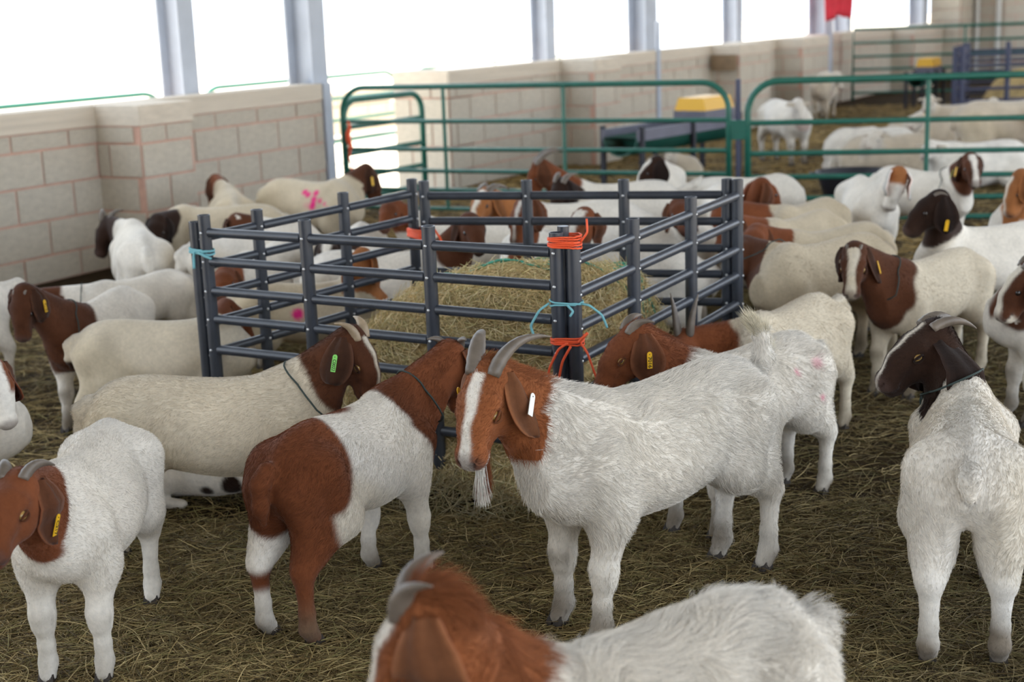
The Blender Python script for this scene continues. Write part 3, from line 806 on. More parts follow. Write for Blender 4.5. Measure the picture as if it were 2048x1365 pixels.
        tg_o = link('ear_tag', mesh_from(mb2.v, mb2.f), MAT[tc_], e, local=True)
        hole = MB(); hole.tube([(c - a_ * (oh - .009) + nn_ * .0018) * s, (c - a_ * (oh - .009) + nn_ * .0030) * s], .0018 * s, 8)
        link('stud', mesh_from(hole.v, hole.f), MAT['ink'], tg_o, local=True)
        if txt:
            fc = bpy.data.curves.new('t', 'FONT'); fc.body = txt; fc.size = .0165; fc.align_x = 'CENTER'; fc.align_y = 'CENTER'; fc.offset = .0004
            to = bpy.data.objects.new('t', fc); COL.objects.link(to)
            tm = bpy.data.meshes.new_from_object(to); COL.objects.unlink(to); bpy.data.objects.remove(to)
            vx = np.zeros(len(tm.vertices) * 3, np.float32); tm.vertices.foreach_get('co', vx); vx = vx.reshape(-1, 3)
            wd = max(vx[:, 0].max() - vx[:, 0].min(), 1e-4); vx[:, 0] *= .040 / wd
            bb_ = np.cross(nn_, a_)
            new = (c + a_ * .007 + np.outer(vx[:, 0], a_) + np.outer(vx[:, 1], bb_) + nn_ * .0026) * s
            tm.vertices.foreach_set('co', new.astype(np.float32).ravel()); tm.update()
            link('lettering', tm, MAT['ink'], tg_o, local=True)
    # ---- cord collar round the neck at fraction t
    if collar is not None:
        c = Wn + nd * collar; ax = unit(nd); a_ = unit(np.cross(ax, l)); b_ = np.cross(ax, a_)
        sel = np.abs((V - c) @ ax) < max(.012, 1.2 * h); vv = V[sel] - c
        if sel.sum() > 8:
            vv = vv[np.linalg.norm(vv, axis=1) < .15]
            an = np.arctan2(vv @ b_, vv @ a_); ra_ = np.linalg.norm(vv - np.outer(vv @ ax, ax), axis=1)
            ring = []
            for t in np.linspace(-math.pi, math.pi, 33)[:-1]:
                w_ = np.abs((an - t + math.pi) % (2 * math.pi) - math.pi) < .3
                R_ = np.max(ra_[w_]) if w_.any() else (ring and np.linalg.norm(ring[-1] - c)) or .1
                ring.append(c + (a_ * math.cos(t) + b_ * math.sin(t)) * (R_ - .001))
            ring.append(ring[0]); mb2 = MB(); mb2.tube([p * s for p in ring], .0032 * s, 6, caps=False)
            co = link('collar', mesh_from(mb2.v, mb2.f, True), MAT['collar'], e, local=True)
            i0 = int(np.argmin([p[2] for p in ring])); kp = ring[i0]
            mb3 = MB(); mb3.tube([kp * s, (kp + dn * .03 + ax * .01) * s, (kp + dn * .055) * s], .0035 * s, 6); mb3.tube([kp * s, (kp + dn * .025 - ax * .015) * s], .004 * s, 6)
            link('knot', mesh_from(mb3.v, mb3.f, True), MAT['collar'], co, local=True)
    # ---- coat hairs
    if fur:
        ar = np.linalg.norm(fn, axis=1); ar *= .35 + .65 * (V[Q[:, 0], 2] > .25); fi = r.choice(len(Q), fur, p=ar / ar.sum())
        uu = r.uniform(size=(fur, 2)); qv = Q[fi]
        def bil(X): return (X[qv[:, 0]] * ((1 - uu[:, 0]) * (1 - uu[:, 1]))[:, None] + X[qv[:, 1]] * (uu[:, 0] * (1 - uu[:, 1]))[:, None]
                            + X[qv[:, 2]] * (uu[:, 0] * uu[:, 1])[:, None] + X[qv[:, 3]] * ((1 - uu[:, 0]) * uu[:, 1])[:, None])
        Pf, Nf, Cf = bil(V), bil(Nv), bil(col); Nf /= np.linalg.norm(Nf, axis=1)[:, None]
        hvf = Pf - P; hf_ = hvf @ f; onhead = (np.linalg.norm(hvf - np.outer(np.clip(hf_, 0, .22), f) + q * .05, axis=1) < .13) & (hf_ > -.02)
        leg = (Pf[:, 2] < .29) & (not lie)
        flow = np.tile(np.array([-.75, 0, -.55]), (fur, 1)); flow[leg] = (-.1, 0, -1)
        flow[onhead] = -f * .8 + (Rm @ np.array([0, 0, -.25]))
        top = (Nf[:, 2] > .6) & ~leg & ~onhead; flow[top] += (-.35, 0, .3)
        wob = np.stack([wnoise(Pf, 35, 9), wnoise(Pf, 35, 10), wnoise(Pf, 35, 11)], 1) * clump + r.normal(size=(fur, 3)) * .22
        Tn = flow + wob; Tn -= Nf * (Tn * Nf).sum(1)[:, None]; Tn /= np.linalg.norm(Tn, axis=1)[:, None] + 1e-9
        L_ = furlen * r.uniform(.6, 1.25, fur); L_[leg] *= .6; L_[onhead] *= .45
        if rough: L_[top] *= 1.6
        lift = np.where(onhead, .18, .42); 
        Cv = Cf * r.uniform(.72, 1.15, fur)[:, None]
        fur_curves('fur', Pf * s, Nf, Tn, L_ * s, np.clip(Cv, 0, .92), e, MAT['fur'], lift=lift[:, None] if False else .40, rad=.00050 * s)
        if tail == 'up':   # brush of long hair on the raised tail
            nb = 4500; tt = r.uniform(.05, 1, nb); i_ = np.minimum((tt * 3).astype(int), 2); fr = tt * 3 - i_
            pp = np.array(pts_tail(tail, D3)); pb = pp[i_] * (1 - fr)[:, None] + pp[i_ + 1] * fr[:, None]
            rn = r.normal(size=(nb, 3)); rn /= np.linalg.norm(rn, axis=1)[:, None]
            dirs = (pp[i_ + 1] - pp[i_]); dirs /= np.linalg.norm(dirs, axis=1)[:, None]; dirs = dirs * .9 + np.array([-.12, 0, .0]) + r.normal(0, .12, (nb, 3)); 
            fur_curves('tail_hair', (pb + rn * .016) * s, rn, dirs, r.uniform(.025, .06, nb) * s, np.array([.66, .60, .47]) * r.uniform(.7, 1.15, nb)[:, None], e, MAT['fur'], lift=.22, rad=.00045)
    if beard:
        nb = 2600; ro = hp(.165, 0, -.116) + np.outer(r.uniform(-.028, .030, nb), f) + np.outer(r.normal(0, .005, nb), l)
        sidev = (ro - hp(.165, 0, -.118)) @ f
        whit = sidev > .012
        cc = np.where(whit[:, None], np.array([.62, .58, .52]), np.array(TONES['red']) * .9) * r.uniform(.75, 1.2, nb)[:, None]
        T_ = np.tile(dn, (nb, 1)) + r.normal(0, .07, (nb, 3)) - (ro - ro.mean(0)) * 5
        T_ /= np.linalg.norm(T_, axis=1)[:, None]
        fur_curves('beard', ro * s, np.tile(f, (nb, 1)), T_, r.uniform(.07, .125, nb) * s, cc, e, MAT['fur'], lift=.05, rad=.0008)
    if DEBUG: print('GOAT', label[:48], 'dist %.2f' % (dist / s / Lmul), 'poll', P.round(2), 'f', f.round(2), 'neck %.2f' % np.linalg.norm(P - Wn), 'verts', len(V))
    return e
def pts_tail(tail, D3):
    tb = np.array([-.165, 0, .555]) + D3
    return [tb, tb + (-.035, 0, .06), tb + (-.022, .0, .125), tb + (.018, 0, .165)]
DEBUG = False
BG = 'goats crowding round the far side of the hay pen'
# ---- foreground
goat('white goat with a long beard, curved horns and blank white ear tag', (1440, 715), (1165, 787), (966, 738), (908, 914), s=1.0, tone='rust', cut=.42, blaze=.017, muzzle=True, horn=.24, hspread=.32, hup=.30,
     tail='up', tags=[(1, 'tag_white', '', .52, .75), (-1, 'tag_yellow', '', .5, -.2)], fur=60000, vox=.0065, beard=True, furlen=.024, rough=True, ln=.31)
goat('shaggy red-maned goat with blue-grey horns and a long-haired white back', (1450, 1200), (1070, 1308), (800, 1205), (695, 1455), s=.93, Lmul=.92, mr='f', tone='rust', cut=.12, blaze=.03, horn=.13, hspread=.35, hup=.6,
     fur=70000, vox=.0075, furlen=.036, rough=True, clump=.9)
goat('pink-marked white goat with red head and tag 7016, beside the bearded goat', (1600, 657), (1375, 722), (1255, 655), (1150, 775), s=.87, tone='red', cut=.25, horn=.12, hspread=.35, hup=.55, pale_horn=False,
     tags=[(1, 'tag_yellow', '7016', .55, 0.0)], fur=34000, vox=.008, furlen=.024, tail='stub', patches=[((1605, 742), .012, PINK, (1, 1, 1), .6), ((1640, 715), .018, PINK, (1, 1, 1), .35), ((1655, 800), .010, PINK, (1, 1, 1), .7)], rough=True)
goat('cream goat with upright horns reaching into the pen, tan tail held out', (1660, 574), (1480, 640), (1368, 664), (1350, 736), s=.85, ln=.28, tone='red', white='cream', cut=.30, horn=.17, hspread=.15, hup=1.9, tail='out', fur=22000, vox=.009, furlen=.02)
goat('piebald goat with chestnut hindquarters and a white saddle', (618, 1262), (800, 1145), (905, 690), (930, 785), s=.88, Lmul=.88, pr='f', mr='f', feet=True, tone='red', cut=-.12, horn=.11, hspread=.5, hup=.45, collar=.30, fur=50000, vox=.0075,
     patches=[((-.12, 0, .53), .235, 'red', (1, 1.3, .74)), ((-.10, -.085, .22), .15, 'red', (1, .55, 1.9)), ((-.13, .085, .205), .045, 'red', (1, 1, 1)), ((.22, .05, .64), .065, 'red', (1.2, 1, .8))], tail='down', furlen=.016)
goat('white goat with brown head, cord collar and green ear tag C0022', (265, 752), (560, 742), (722, 668), (784, 792), s=.87, mr='f', tone='brown', white='cream', cut=.30, blaze=.012, horn=.12, hspread=.3, hup=.55, pale_horn=True, collar=.18,
     tags=[(-1, 'tag_green', 'C0022', .55, 0.0)], fur=50000, vox=.0075, furlen=.016, fat=1.08, tail='down')
goat('white goat with chestnut head, curved horns and yellow ear tag C217', (215, 832), (105, 935), (28, 948), (-45, 1085), s=.88, Lmul=.88, tone='red', cut=.30, horn=.13, hspread=.35, hup=.5, tags=[(1, 'tag_yellow', 'C217', .72, .1)], fur=50000, vox=.0075, furlen=.014, dirt=.5, earl=.18)
goat('white goat seen from behind, dark brown head turned aside, flat horns', (1922, 1303), (1916, 1170), (1858, 645), (1733, 738), pr='f', epush=.11, earf=.02, s=.94, Lmul=.9, feet=True, tone='dark', cut=.45, blaze=.007, horn=.16, hspread=.1, hup=.25, collar=.22, tail='stub', fur=50000, vox=.0075, furlen=.018, earl=.185, dirt=1.3, fat=.9, patches=[((-.195, 0, .49), .022, 'dark', (1, 1, 1)), ((.1, 0, .65), .12, (.50, .46, .40), (1.6, .7, .5), .5)], ln=.235)
goat('white kid with black spots lying under the cream goat', (462, 985), (360, 985), (240, 960), (205, 1000), at=(-.80, 4.62, 178), s=.66, lie=True, tone='dark', cut=.6, vox=.009, tail='stub', patches=[((468, 985), .07, 'dark', (.7, 1, 1)), ((400, 1015), .03, 'dark')], horn=0, fur=9000, furlen=.018)
# ---- left middle
goat('brown-headed goat facing us, dark brown shoulder and yellow tag', (268, 560), (112, 622), (38, 582), (28, 680), s=.805, ln=.40, tone='brown', cut=-.25, tags=[(1, 'tag_yellow', 'C2', .55, 0.0)], vox=.0095, horn=.03, collar=.12, fur=16000, furlen=.014)
goat('white goat with thin collar, head hidden behind the yellow-tagged goat', (335, 538), (205, 562), (78, 582), (30, 640), s=.72, tone='brown', cut=.62, collar=.3, vox=.012, earl=.15)
goat('cream goat with drooping tail, feeding at the wall side of the pen', (256, 638), (386, 631), (462, 602), (522, 660), s=.79, ln=.29, pr='f', mr='f', tone='red', white='cream', cut=.35, vox=.011, tail='down', patches=[((-.20, 0, .41), .05, 'dark')])
goat('white-faced goat with brown eye patches, beside the goat tagged C217', (-360, 800), (-130, 760), (-12, 728), (32, 842), at=(-2.12, 4.35, 0), s=.82, tone='red', cut=.7, face='mask', vox=.011)
goat('white goat with tail held out, beside the brown-headed yellow-tagged goat', (-85, 552), (-240, 570), (-300, 550), (-350, 610), tone='brown', tail='out', vox=.014, s=.85)
goat('white goat seen from behind below the block wall, dark head turned', (252, 478), (228, 462), (212, 438), (185, 500), at=(-1.86, 7.2, 110), pr='f', tone='dark', cut=.45, horn=.15, hup=.7, vox=.012, earl=.19)
goat('cream goat with dark brown head against the block pilaster', (425, 432), (355, 432), (312, 432), (300, 490), at=(-1.42, 8.16, 175), tone='dark', white='beige', cut=.42, vox=.013)
goat('white goat standing beside the blue-twined corner of the pen', (372, 462), (400, 445), (440, 420), (470, 470), at=(-1.50, 7.15, 35), pr='f', mr='f', tone='brown', vox=.013, cut=.5)
goat('beige goat seen from behind by the wall, rusty red head', (462, 398), (440, 384), (425, 355), (415, 410), at=(-1.68, 8.75, 105), pr='f', mr='f', tone='red', white='beige', cut=.42, vox=.013, fat=1.1)
goat('large beige goat with a pink paint mark, brown head and yellow tag', (548, 355), (688, 360), (742, 334), (775, 392), pr='f', mr='f', tone='brown', white='beige', cut=.42, vox=.012, tags=[(-1, 'tag_yellow', '', .55, 0.0)], s=.95,
     patches=[((x_, y_), r_, PINK, (1, 1, 1), a_) for x_, y_, r_, a_ in ((599, 379, .017, 1), (610, 380, .017, 1), (622, 381, .019, 1), (621, 391, .019, 1), (617, 401, .020, 1), (614, 411, .019, 1), (611, 421, .014, .6), (629, 399, .016, 1), (638, 404, .015, 1), (643, 411, .010, .8), (603, 405, .02, .25))])
goat('white goat with brown head low beside the wall-side pen panel', (560, 492), (478, 545), (448, 535), (438, 580), at=(-1.12, 7.0, 255), tone='red', cut=.5, vox=.013, ln=.3, s=.85)
goat('beige goat with a pink spot, feeding behind the wall-side pen panel', (590, 548), (690, 545), (728, 498), (755, 543), at=(-1.08, 5.95, 8), s=.8, ln=.28, mr='f', tone='orange', white='beige', cut=.45, vox=.013, patches=[((600, 620), .03, PINK)])
goat('dark-necked goat with white blaze between the pen rails', (560, 475), (612, 490), (655, 478), (650, 520), at=(-.78, 7.5, 267), tone='dark', cut=-.1, blaze=.03, vox=.013, s=.85)
goat('white goat with drooping brown ears beyond the back pen post', (880, 440), (800, 432), (782, 398), (760, 440), at=(.06, 7.38, 178), tone='red', cut=.5, vox=.013, s=.85)
# ---- behind the pen
goat('horned tan and white goat with a broad white nose behind the pen', (1090, 440), (1015, 405), (968, 378), (936, 430), at=(.60, 7.78, 182), tone='orange', cut=.3, blaze=.022, horn=.22, hspread=.2, hup=.15, vox=.012, s=.9, ln=.35)
goat('chestnut-necked goat with long back-swept horns near the green gate', (1330, 345), (1190, 352), (1068, 325), (1040, 392), at=(.92, 8.72, 183), tone='red', cut=.12, horn=.25, hspread=.2, hup=.1, vox=.012, ln=.40, tail='flag', s=.88)
goat('dark-faced horned goat with white body behind the pen', (1270, 366), (1160, 380), (1118, 362), (1098, 425), at=(.93, 8.22, 181), tone='dark', cut=.45, horn=.17, hup=.2, vox=.012, s=.85, ln=.36)
goat('white goat with near-black cheek and white forehead beneath the green gate', (1420, 350), (1345, 352), (1305, 316), (1258, 365), at=(1.08, 9.7, 258), tone='dark', cut=.65, blaze=.03, vox=.012)
goat('white goat with a dark flank spot outside the far pen corner', (1350, 362), (1435, 366), (1470, 372), (1490, 410), at=(1.28, 8.92, 0), tone='red', cut=.5, tail='down', vox=.012, patches=[((1358, 378), .04, 'dark')], s=.85)
goat('white-necked goat with chestnut ear outside the far pen corner', (1440, 352), (1495, 365), (1530, 358), (1572, 402), at=(1.27, 8.46, 272), mr='f', tone='red', cut=.72, blaze=.034, vox=.012, s=.88)
goat('chestnut goat with grey muzzle feeding over the back rail', (1180, 430), (1105, 425), (1045, 398), (1015, 478), at=(.10, 7.0, 266), tone='red', cut=.4, blaze=.012, vox=.012, s=.88)
goat('white-blazed goat with chestnut ear feeding along the back rail', (1390, 455), (1240, 470), (1165, 418), (1128, 478), at=(.71, 6.10, 172), tone='red', cut=.62, blaze=.03, vox=.012, s=.9)
goat('white goat with brown neck feeding along the back rail', (780, 455), (880, 448), (940, 428), (965, 480), at=(-.80, 6.45, -8), tone='brown', cut=.1, vox=.012, s=.88)
goat('rusty-faced white goat deep in the herd behind the pen', (1240, 395), (1320, 400), (1358, 398), (1375, 440), at=(.46, 7.02, 2), tone='red', cut=.65, vox=.013, s=.88)
# ---- right middle
goat('cream goat with pale stripe along its back, beyond its two neighbours', (1682, 386), (1535, 418), (1448, 402), (1415, 445), s=.84, tone='red', white='beige', cut=.2, vox=.012, ln=.33)
goat('smooth cream goat between two others, rusty neck at the pen post', (1655, 414), (1530, 442), (1462, 430), (1435, 478), s=.88, tone='red', white='beige', cut=.2, vox=.012, ln=.30)
goat('cream goat with humped withers and rusty neck beside the pen', (1742, 440), (1575, 464), (1512, 450), (1490, 495), s=.88, tone='red', white='beige', cut=.15, vox=.012, ln=.26)
goat('cream goat with a corded neck standing against the pen corner post', (1735, 462), (1560, 490), (1488, 474), (1466, 520), s=.93, pr='f', tone='brown', white='beige', cut=.55, vox=.0105, collar=.40, ln=.28, fur=14000, furlen=.014)
goat('broad-blazed goat facing us with yellow tag and brown neck', (1935, 490), (1785, 525), (1708, 492), (1700, 580), s=.87, tone='brown', white='cream', cut=-.12, blaze=.026, horn=.04, tags=[(1, 'tag_yellow', '', .6, 0.0)], vox=.009, collar=.2, fur=20000, furlen=.014)
goat('very dark-headed white goat with yellow tag, beside the tan-capped goat', (2060, 440), (1925, 448), (1868, 384), (1790, 445), tone='dark', cut=.25, horn=.07, hup=.2, tags=[(1, 'tag_yellow', '', .75, .1)], vox=.011, earl=.18, ln=.36)
goat('white goat with a tan cap on its lowered head', (1745, 352), (1785, 385), (1800, 348), (1778, 440), at=(2.12, 8.5, 266), tone='orange', cut=.8, face='cap', vox=.012, ln=.30)
goat('white goat with chestnut head, white blaze and two tags under the green gate', (1848, 362), (1915, 362), (1943, 308), (1956, 354), at=(2.42, 8.9, 298), tone='brown', cut=.3, blaze=.022, tags=[(-1, 'tag_lime', '', .7, -.2, 2), (-1, 'tag_yellow', '', .62, .1, 6)], vox=.011, collar=.1)
goat('ginger-faced goat with a narrow white nose stripe near the green gate', (2240, 400), (2100, 390), (2030, 348), (1992, 425), at=(3.15, 7.3, 175), tone='orange', cut=.2, blaze=.014, vox=.011)
goat('white-nosed goat with brown cheek and ear behind the flat-horned goat', (2300, 560), (2140, 580), (2048, 528), (1962, 622), at=(2.42, 5.2, 178), tone='brown', cut=.15, blaze=.034, muzzle=True, horn=.12, hup=.5, vox=.010)
# ---- sheep beyond the green gates
goat('white sheep standing alone and facing us on the yellow straw', (1568, 200), (1590, 212), (1600, 202), (1612, 238), kind='sheep', white='white', vox=.016, ln=.2, s=.98, at=(2.78, 14.75, 285))
goat('pale sheep standing by the far gate, behind the lone sheep', (1660, 150), (1672, 155), (1680, 148), (1690, 175), kind='sheep', white='sheep', s=1.0, vox=.018, ln=.22, at=(4.5, 20.0, 250))
goat('lying sheep with drooped ear, in front of the resting flock', (1850, 278), (1770, 282), (1752, 262), (1732, 288), kind='sheep', white='sheep', lie=True, vox=.016, ln=.26, s=1.0, at=(3.72, 12.9, 184))
goat('lying sheep with a woolly neck, second of the resting flock', (1845, 262), (1795, 262), (1745, 258), (1728, 290), kind='sheep', white='white', lie=True, s=1.0, vox=.016, ln=.26, at=(3.75, 13.6, 178))
goat('lying sheep with yellow tag beside the gate upright', (1850, 250), (1835, 250), (1838, 226), (1815, 245), kind='sheep', white='sheep', lie=True, s=1.0, vox=.016, ln=.28, tags=[(1, 'tag_yellow', '', .5, 0)], at=(4.5, 14.5, 190))
goat('beige sheep standing side on over the resting flock', (1915, 224), (2035, 224), (2080, 222), (2110, 250), kind='sheep', white='sheep', vox=.016, s=1.05, at=(4.2, 12.75, 4))
goat('sheep lying by the blue-grey pipe pen, head turned back', (1920, 200), (1875, 205), (1858, 192), (1845, 215), kind='sheep', white='sheep', lie=True, s=1.0, vox=.018, ln=.26, at=(5.4, 16.3, 178))
goat('sheep resting with raised head in front of the pipe pen', (2010, 218), (1990, 216), (1985, 198), (1970, 222), kind='sheep', white='sheep', lie=True, s=1.0, vox=.018, ln=.28, at=(5.6, 15.2, 185))
goat('sheep resting behind the standing beige sheep', (1915, 235), (1935, 225), (1938, 215), (1915, 232), kind='sheep', white='sheep', lie=True, s=1.0, vox=.018, ln=.28, at=(5.1, 13.8, 182))
goat('white sheep lying at the heels of the standing beige sheep', (1905, 283), (1870, 290), (1862, 282), (1842, 300), kind='sheep', white='white', lie=True, s=1.0, vox=.018, ln=.24, at=(4.25, 12.02, 190))
# young sheep lying under the trough, between its legs, head out on the near side
FA_ = atz(1240, 276, .475); FB_ = atz(1445, 243, .475); fu_ = unit(FB_ - FA_); fm_ = FA_ + (FB_ - FA_) * .27; fn_ = np.array([fu_[1], -fu_[0], 0])
hp0_ = fm_ + fn_ * .07
goat('young sheep lying beneath the covered feeder', (1285, 295), (1320, 290), (1316, 290), (1326, 308), kind='sheep', white='sheep', lie=True, s=.68, vox=.014, ln=.30, at=(hp0_[0], hp0_[1], math.degrees(math.atan2(fn_[1], fn_[0]))))
# ================================================================== the hay pen of dark pipe hurdles
RZ = [.873, .768, .660, .556, .442, .245]
ZP = .936
def hurdle(pxs, label, r=.0225, rr=.0168, mtl='pvc', zs=RZ, ztop=ZP, pts=None, off=None, bolts=True, dz=(0, 0)):
    P = [atz(x, y, ztop) for x, y in pxs] if pts is None else pts
    P = [np.array([p[0], p[1], 0.0]) for p in P]
    # straighten the inner posts onto the line between the end posts
    A, B = P[0], P[-1]; d = unit(B - A); P = [A + d * ((p - A) @ d) for p in P]
    if off is not None: P = [p + np.array([-d[1], d[0], 0]) * off for p in P]
    e = empty('hurdle', tuple((A + B) / 2)); tag(e, label, 'hurdle')
    Z = np.array([0, 0, 1.])
    side = np.array([d[1], -d[0], 0]); side = side if side @ (CPOS - A) > 0 else -side
    LL = np.linalg.norm(B - A)
    zo = lambda p: dz[0] + (dz[1] - dz[0]) * ((p - P[0]) @ d) / LL      # a hurdle sunk a little at one end
    for p in P:
        mb = MB(); n = 16; V = []; zt = ztop + zo(p)
        for z, q in ((0, r), (zt, r), (zt, r * .86), (zt - .06, r * .86)):
            V += [p + Z * z + np.array([math.cos(2 * math.pi * k / n), math.sin(2 * math.pi * k / n), 0]) * q for k in range(n)]
        Fc = [(a * n + k, a * n + (k + 1) % n, (a + 1) * n + (k + 1) % n, (a + 1) * n + k) for a in range(3) for k in range(n)]
        Fc.append(tuple(3 * n + k for k in range(n))); Fc.append(tuple(range(n - 1, -1, -1)))
        mb.add(V, Fc); po = mb.build('post', MAT[mtl], e, auto=40)
        if bolts:
            for z in zs:
                b = MB(); c = p + side * (r - .001) + Z * (z + zo(p)); b.tube([c, c + side * .003, c + side * .0045], [.0055, .005, .002], 8); b.build('bolt', MAT['bolt'], po, smooth=True)
    for i in range(len(P) - 1):
        for z in zs:
            mb = MB(); mb.tube([P[i] + d * r * .9 + Z * (z + zo(P[i])), P[i + 1] - d * r * .9 + Z * (z + zo(P[i + 1]))], rr, 14); mb.build('rail', MAT[mtl], e, auto=40)
    return P
front = hurdle([(407, 430), (622, 437), (857, 452), (1112, 465)], 'hurdle of the hay pen behind the piebald and bearded goats')
r_px = [(1280, 438), (1392, 394)]
r_end = atz(1475, 359, ZP); r_start = atz(1146, 482, ZP - .026)
right = hurdle(None, 'hurdle of the hay pen beside the two red-headed horned goats', pts=[r_start] + [atz(x, y, ZP - .018 + .01 * k) for k, (x, y) in enumerate(r_px)] + [r_end], dz=(-.026, 0))
rd_ = unit(right[-1] - right[0]); rn_ = np.array([-rd_[1], rd_[0], 0])
back = hurdle(None, 'hurdle of the hay pen nearest the green gates', pts=[right[-1] + rn_ * .048 + rd_ * .012] + [atz(x, y, ZP) for x, y in ((1240, 364), (1040, 367), (847, 362))])
fd_ = unit(front[-1] - front[0])
left = hurdle(None, 'hurdle of the hay pen facing the block wall', pts=[atz(823, 358, ZP), atz(697, 381, ZP), atz(548, 411, ZP), front[0] - fd_ * .056 + np.array([fd_[1], -fd_[0], 0]) * -.012], dz=(0, -.028))
# spare short pipe standing in the tied corner, against both posts
pm_ = (front[-1] + right[0]) / 2; pd_ = unit(right[0] - front[-1]); pn_ = np.array([-pd_[1], pd_[0], 0]); pn_ = pn_ if pn_ @ (CPOS - pm_) < 0 else -pn_; pn_[2] = 0
ph_ = np.linalg.norm(right[0] - front[-1]) / 2
p = front[-1] + unit(pn_ * .9 + pd_ * .30) * .0405; mb = MB(); mb.tube([p, p + np.array([0, 0, .95])], .018, 12)
tag(mb.build('pipe', MAT['pvc'], auto=40), 'thin spare pipe wedged between the two tied corner posts', 'pipe')

def twine(label, c0, c1, z, mtl, turns=3, r=.003, tails=(), pad=.0255, bulge=0.0):
    """lashing round two posts standing at c0 and c1"""
    c0 = np.array([c0[0], c0[1], 0]); c1 = np.array([c1[0], c1[1], 0]); m_ = (c0 + c1) / 2; d = unit(c1 - c0); n_ = np.array([-d[1], d[0], 0]); h_ = np.linalg.norm(c1 - c0) / 2
    Z = np.array([0, 0, 1.]); bsg = 1 if n_ @ (CPOS - m_) < 0 else -1      # +1: n_ points away from the viewer's side
    e = empty('twine', tuple(m_ + Z * z)); tag(e, label, 'twine')
    for k in range(turns):
        pts = []; tw = .0062 * (k - (turns - 1) / 2); sl = random.uniform(-.007, .007)
        for a in np.linspace(0, 2 * math.pi, 40):
            ca, sa = math.cos(a), math.sin(a)
            pts.append(m_ + d * (ca * pad + (h_ if ca > 0 else -h_) * min(1, abs(ca) * 5)) + n_ * (sa * pad * 1.02 + (bulge * (1 - abs(ca)) * (1 if sa > 0 else -1) if sa * bsg > 0 else 0)) + Z * (z + tw + sl * ca + random.uniform(-.001, .001)))
        mb = MB(); mb.tube(pts, r, 6, caps=False); mb.build('loop', MAT[mtl], e, smooth=True)
    for t in tails:
        p0 = m_ + d * t[0] * (h_ + pad) + n_ * t[1] * (pad + .003) + Z * (z + t[2]); pts = [p0]
        for dx, dy, dzz in t[3]: pts.append(m_ + d * dx + n_ * dy + Z * (z + dzz))
        # smooth the path
        q_ = []
        for i in range(len(pts) - 1):
            for u_ in np.linspace(0, 1, 6)[:-1]: q_.append(pts[i] * (1 - u_) + pts[i + 1] * u_)
        q_.append(pts[-1]); q2 = [q_[0]] + [(q_[i - 1] + 2 * q_[i] + q_[i + 1]) / 4 for i in range(1, len(q_) - 1)] + [q_[-1]]
        mb = MB(); mb.tube(q2, t[4] if len(t) > 4 else r * 1.1, 6); mb.build('loose_end', MAT[mtl], e, smooth=True)
    return e
fc, rc = front[-1], right[0]
# tail coordinates: along the two posts, across (negative = towards the camera side), up
sgn = -1 if (np.array([-(rc - fc)[1], (rc - fc)[0], 0]) @ (CPOS - fc)) < 0 else 1
twine('orange twine wrapped round the top of the corner posts behind the bearded goat', fc, rc, .9075, 'orange', 6, bulge=.038, tails=[(1, .3 * sgn, .0, [(.075, .01 * sgn, .03), (.07, .005, .07)])])
twine('pale blue twine tied between two orange lashings on the corner posts', fc, rc, .715, 'blue', 2, bulge=.038, tails=[(-1, .4 * sgn, 0, [(-.08, .03 * sgn, -.02), (-.11, .03 * sgn, -.07), (-.10, .03 * sgn, -.10)], .004), (1, .4 * sgn, 0, [(.08, .03 * sgn, .0), (.12, .03 * sgn, -.03), (.135, .03 * sgn, -.07)], .004), (.2, 1.2 * sgn, 0, [(.03, .035 * sgn, -.02), (.02, .04 * sgn, -.035)], .004)])
twine('orange twine with a hanging loop, knotted below the pale blue twine', fc, rc, .595, 'orange', 4, bulge=.038,
      tails=[(.2, 1.2 * sgn, 0, [(-.02, .04 * sgn, -.02), (-.055, .035 * sgn, -.09), (-.055, .03 * sgn, -.17), (-.035, .03 * sgn, -.20), (-.03, .03 * sgn, -.15), (-.01, .035 * sgn, -.06), (.02, .04 * sgn, -.01)], .004), (.9, .8 * sgn, 0, [(.07, .03 * sgn, -.03), (.09, .03 * sgn, -.09), (.10, .03 * sgn, -.12)], .004), (.8, .9 * sgn, 0, [(.06, .03 * sgn, .02), (.07, .02 * sgn, .03)], .005)])
twine('pale blue twine on the pen corner posts nearest the block wall', front[0], left[-1], .804, 'blue', 3, r=.004, pad=.0262, tails=[(.0, 1.1, 0, [(.01, .03, -.02), (.0, .04, -.06)], .005), (-.5, 1.1, 0, [(-.05, .03, -.01), (-.08, .02, -.02)], .005), (.5, -1.1, 0, [(.04, -.03, -.01), (.06, -.03, -.04)], .005)])
twine('orange twine binding the pen corner posts nearest the gap in the wall', left[0], back[-1], .712, 'orange', 6, r=.005, pad=.0270, tails=[(.8, .8, 0, [(.08, .02, .03), (.14, .02, -.01), (.16, .02, -.05), (.12, .02, -.05)], .005), (.5, -1, 0, [(.06, -.03, -.02), (.1, -.03, -.04)], .005)])

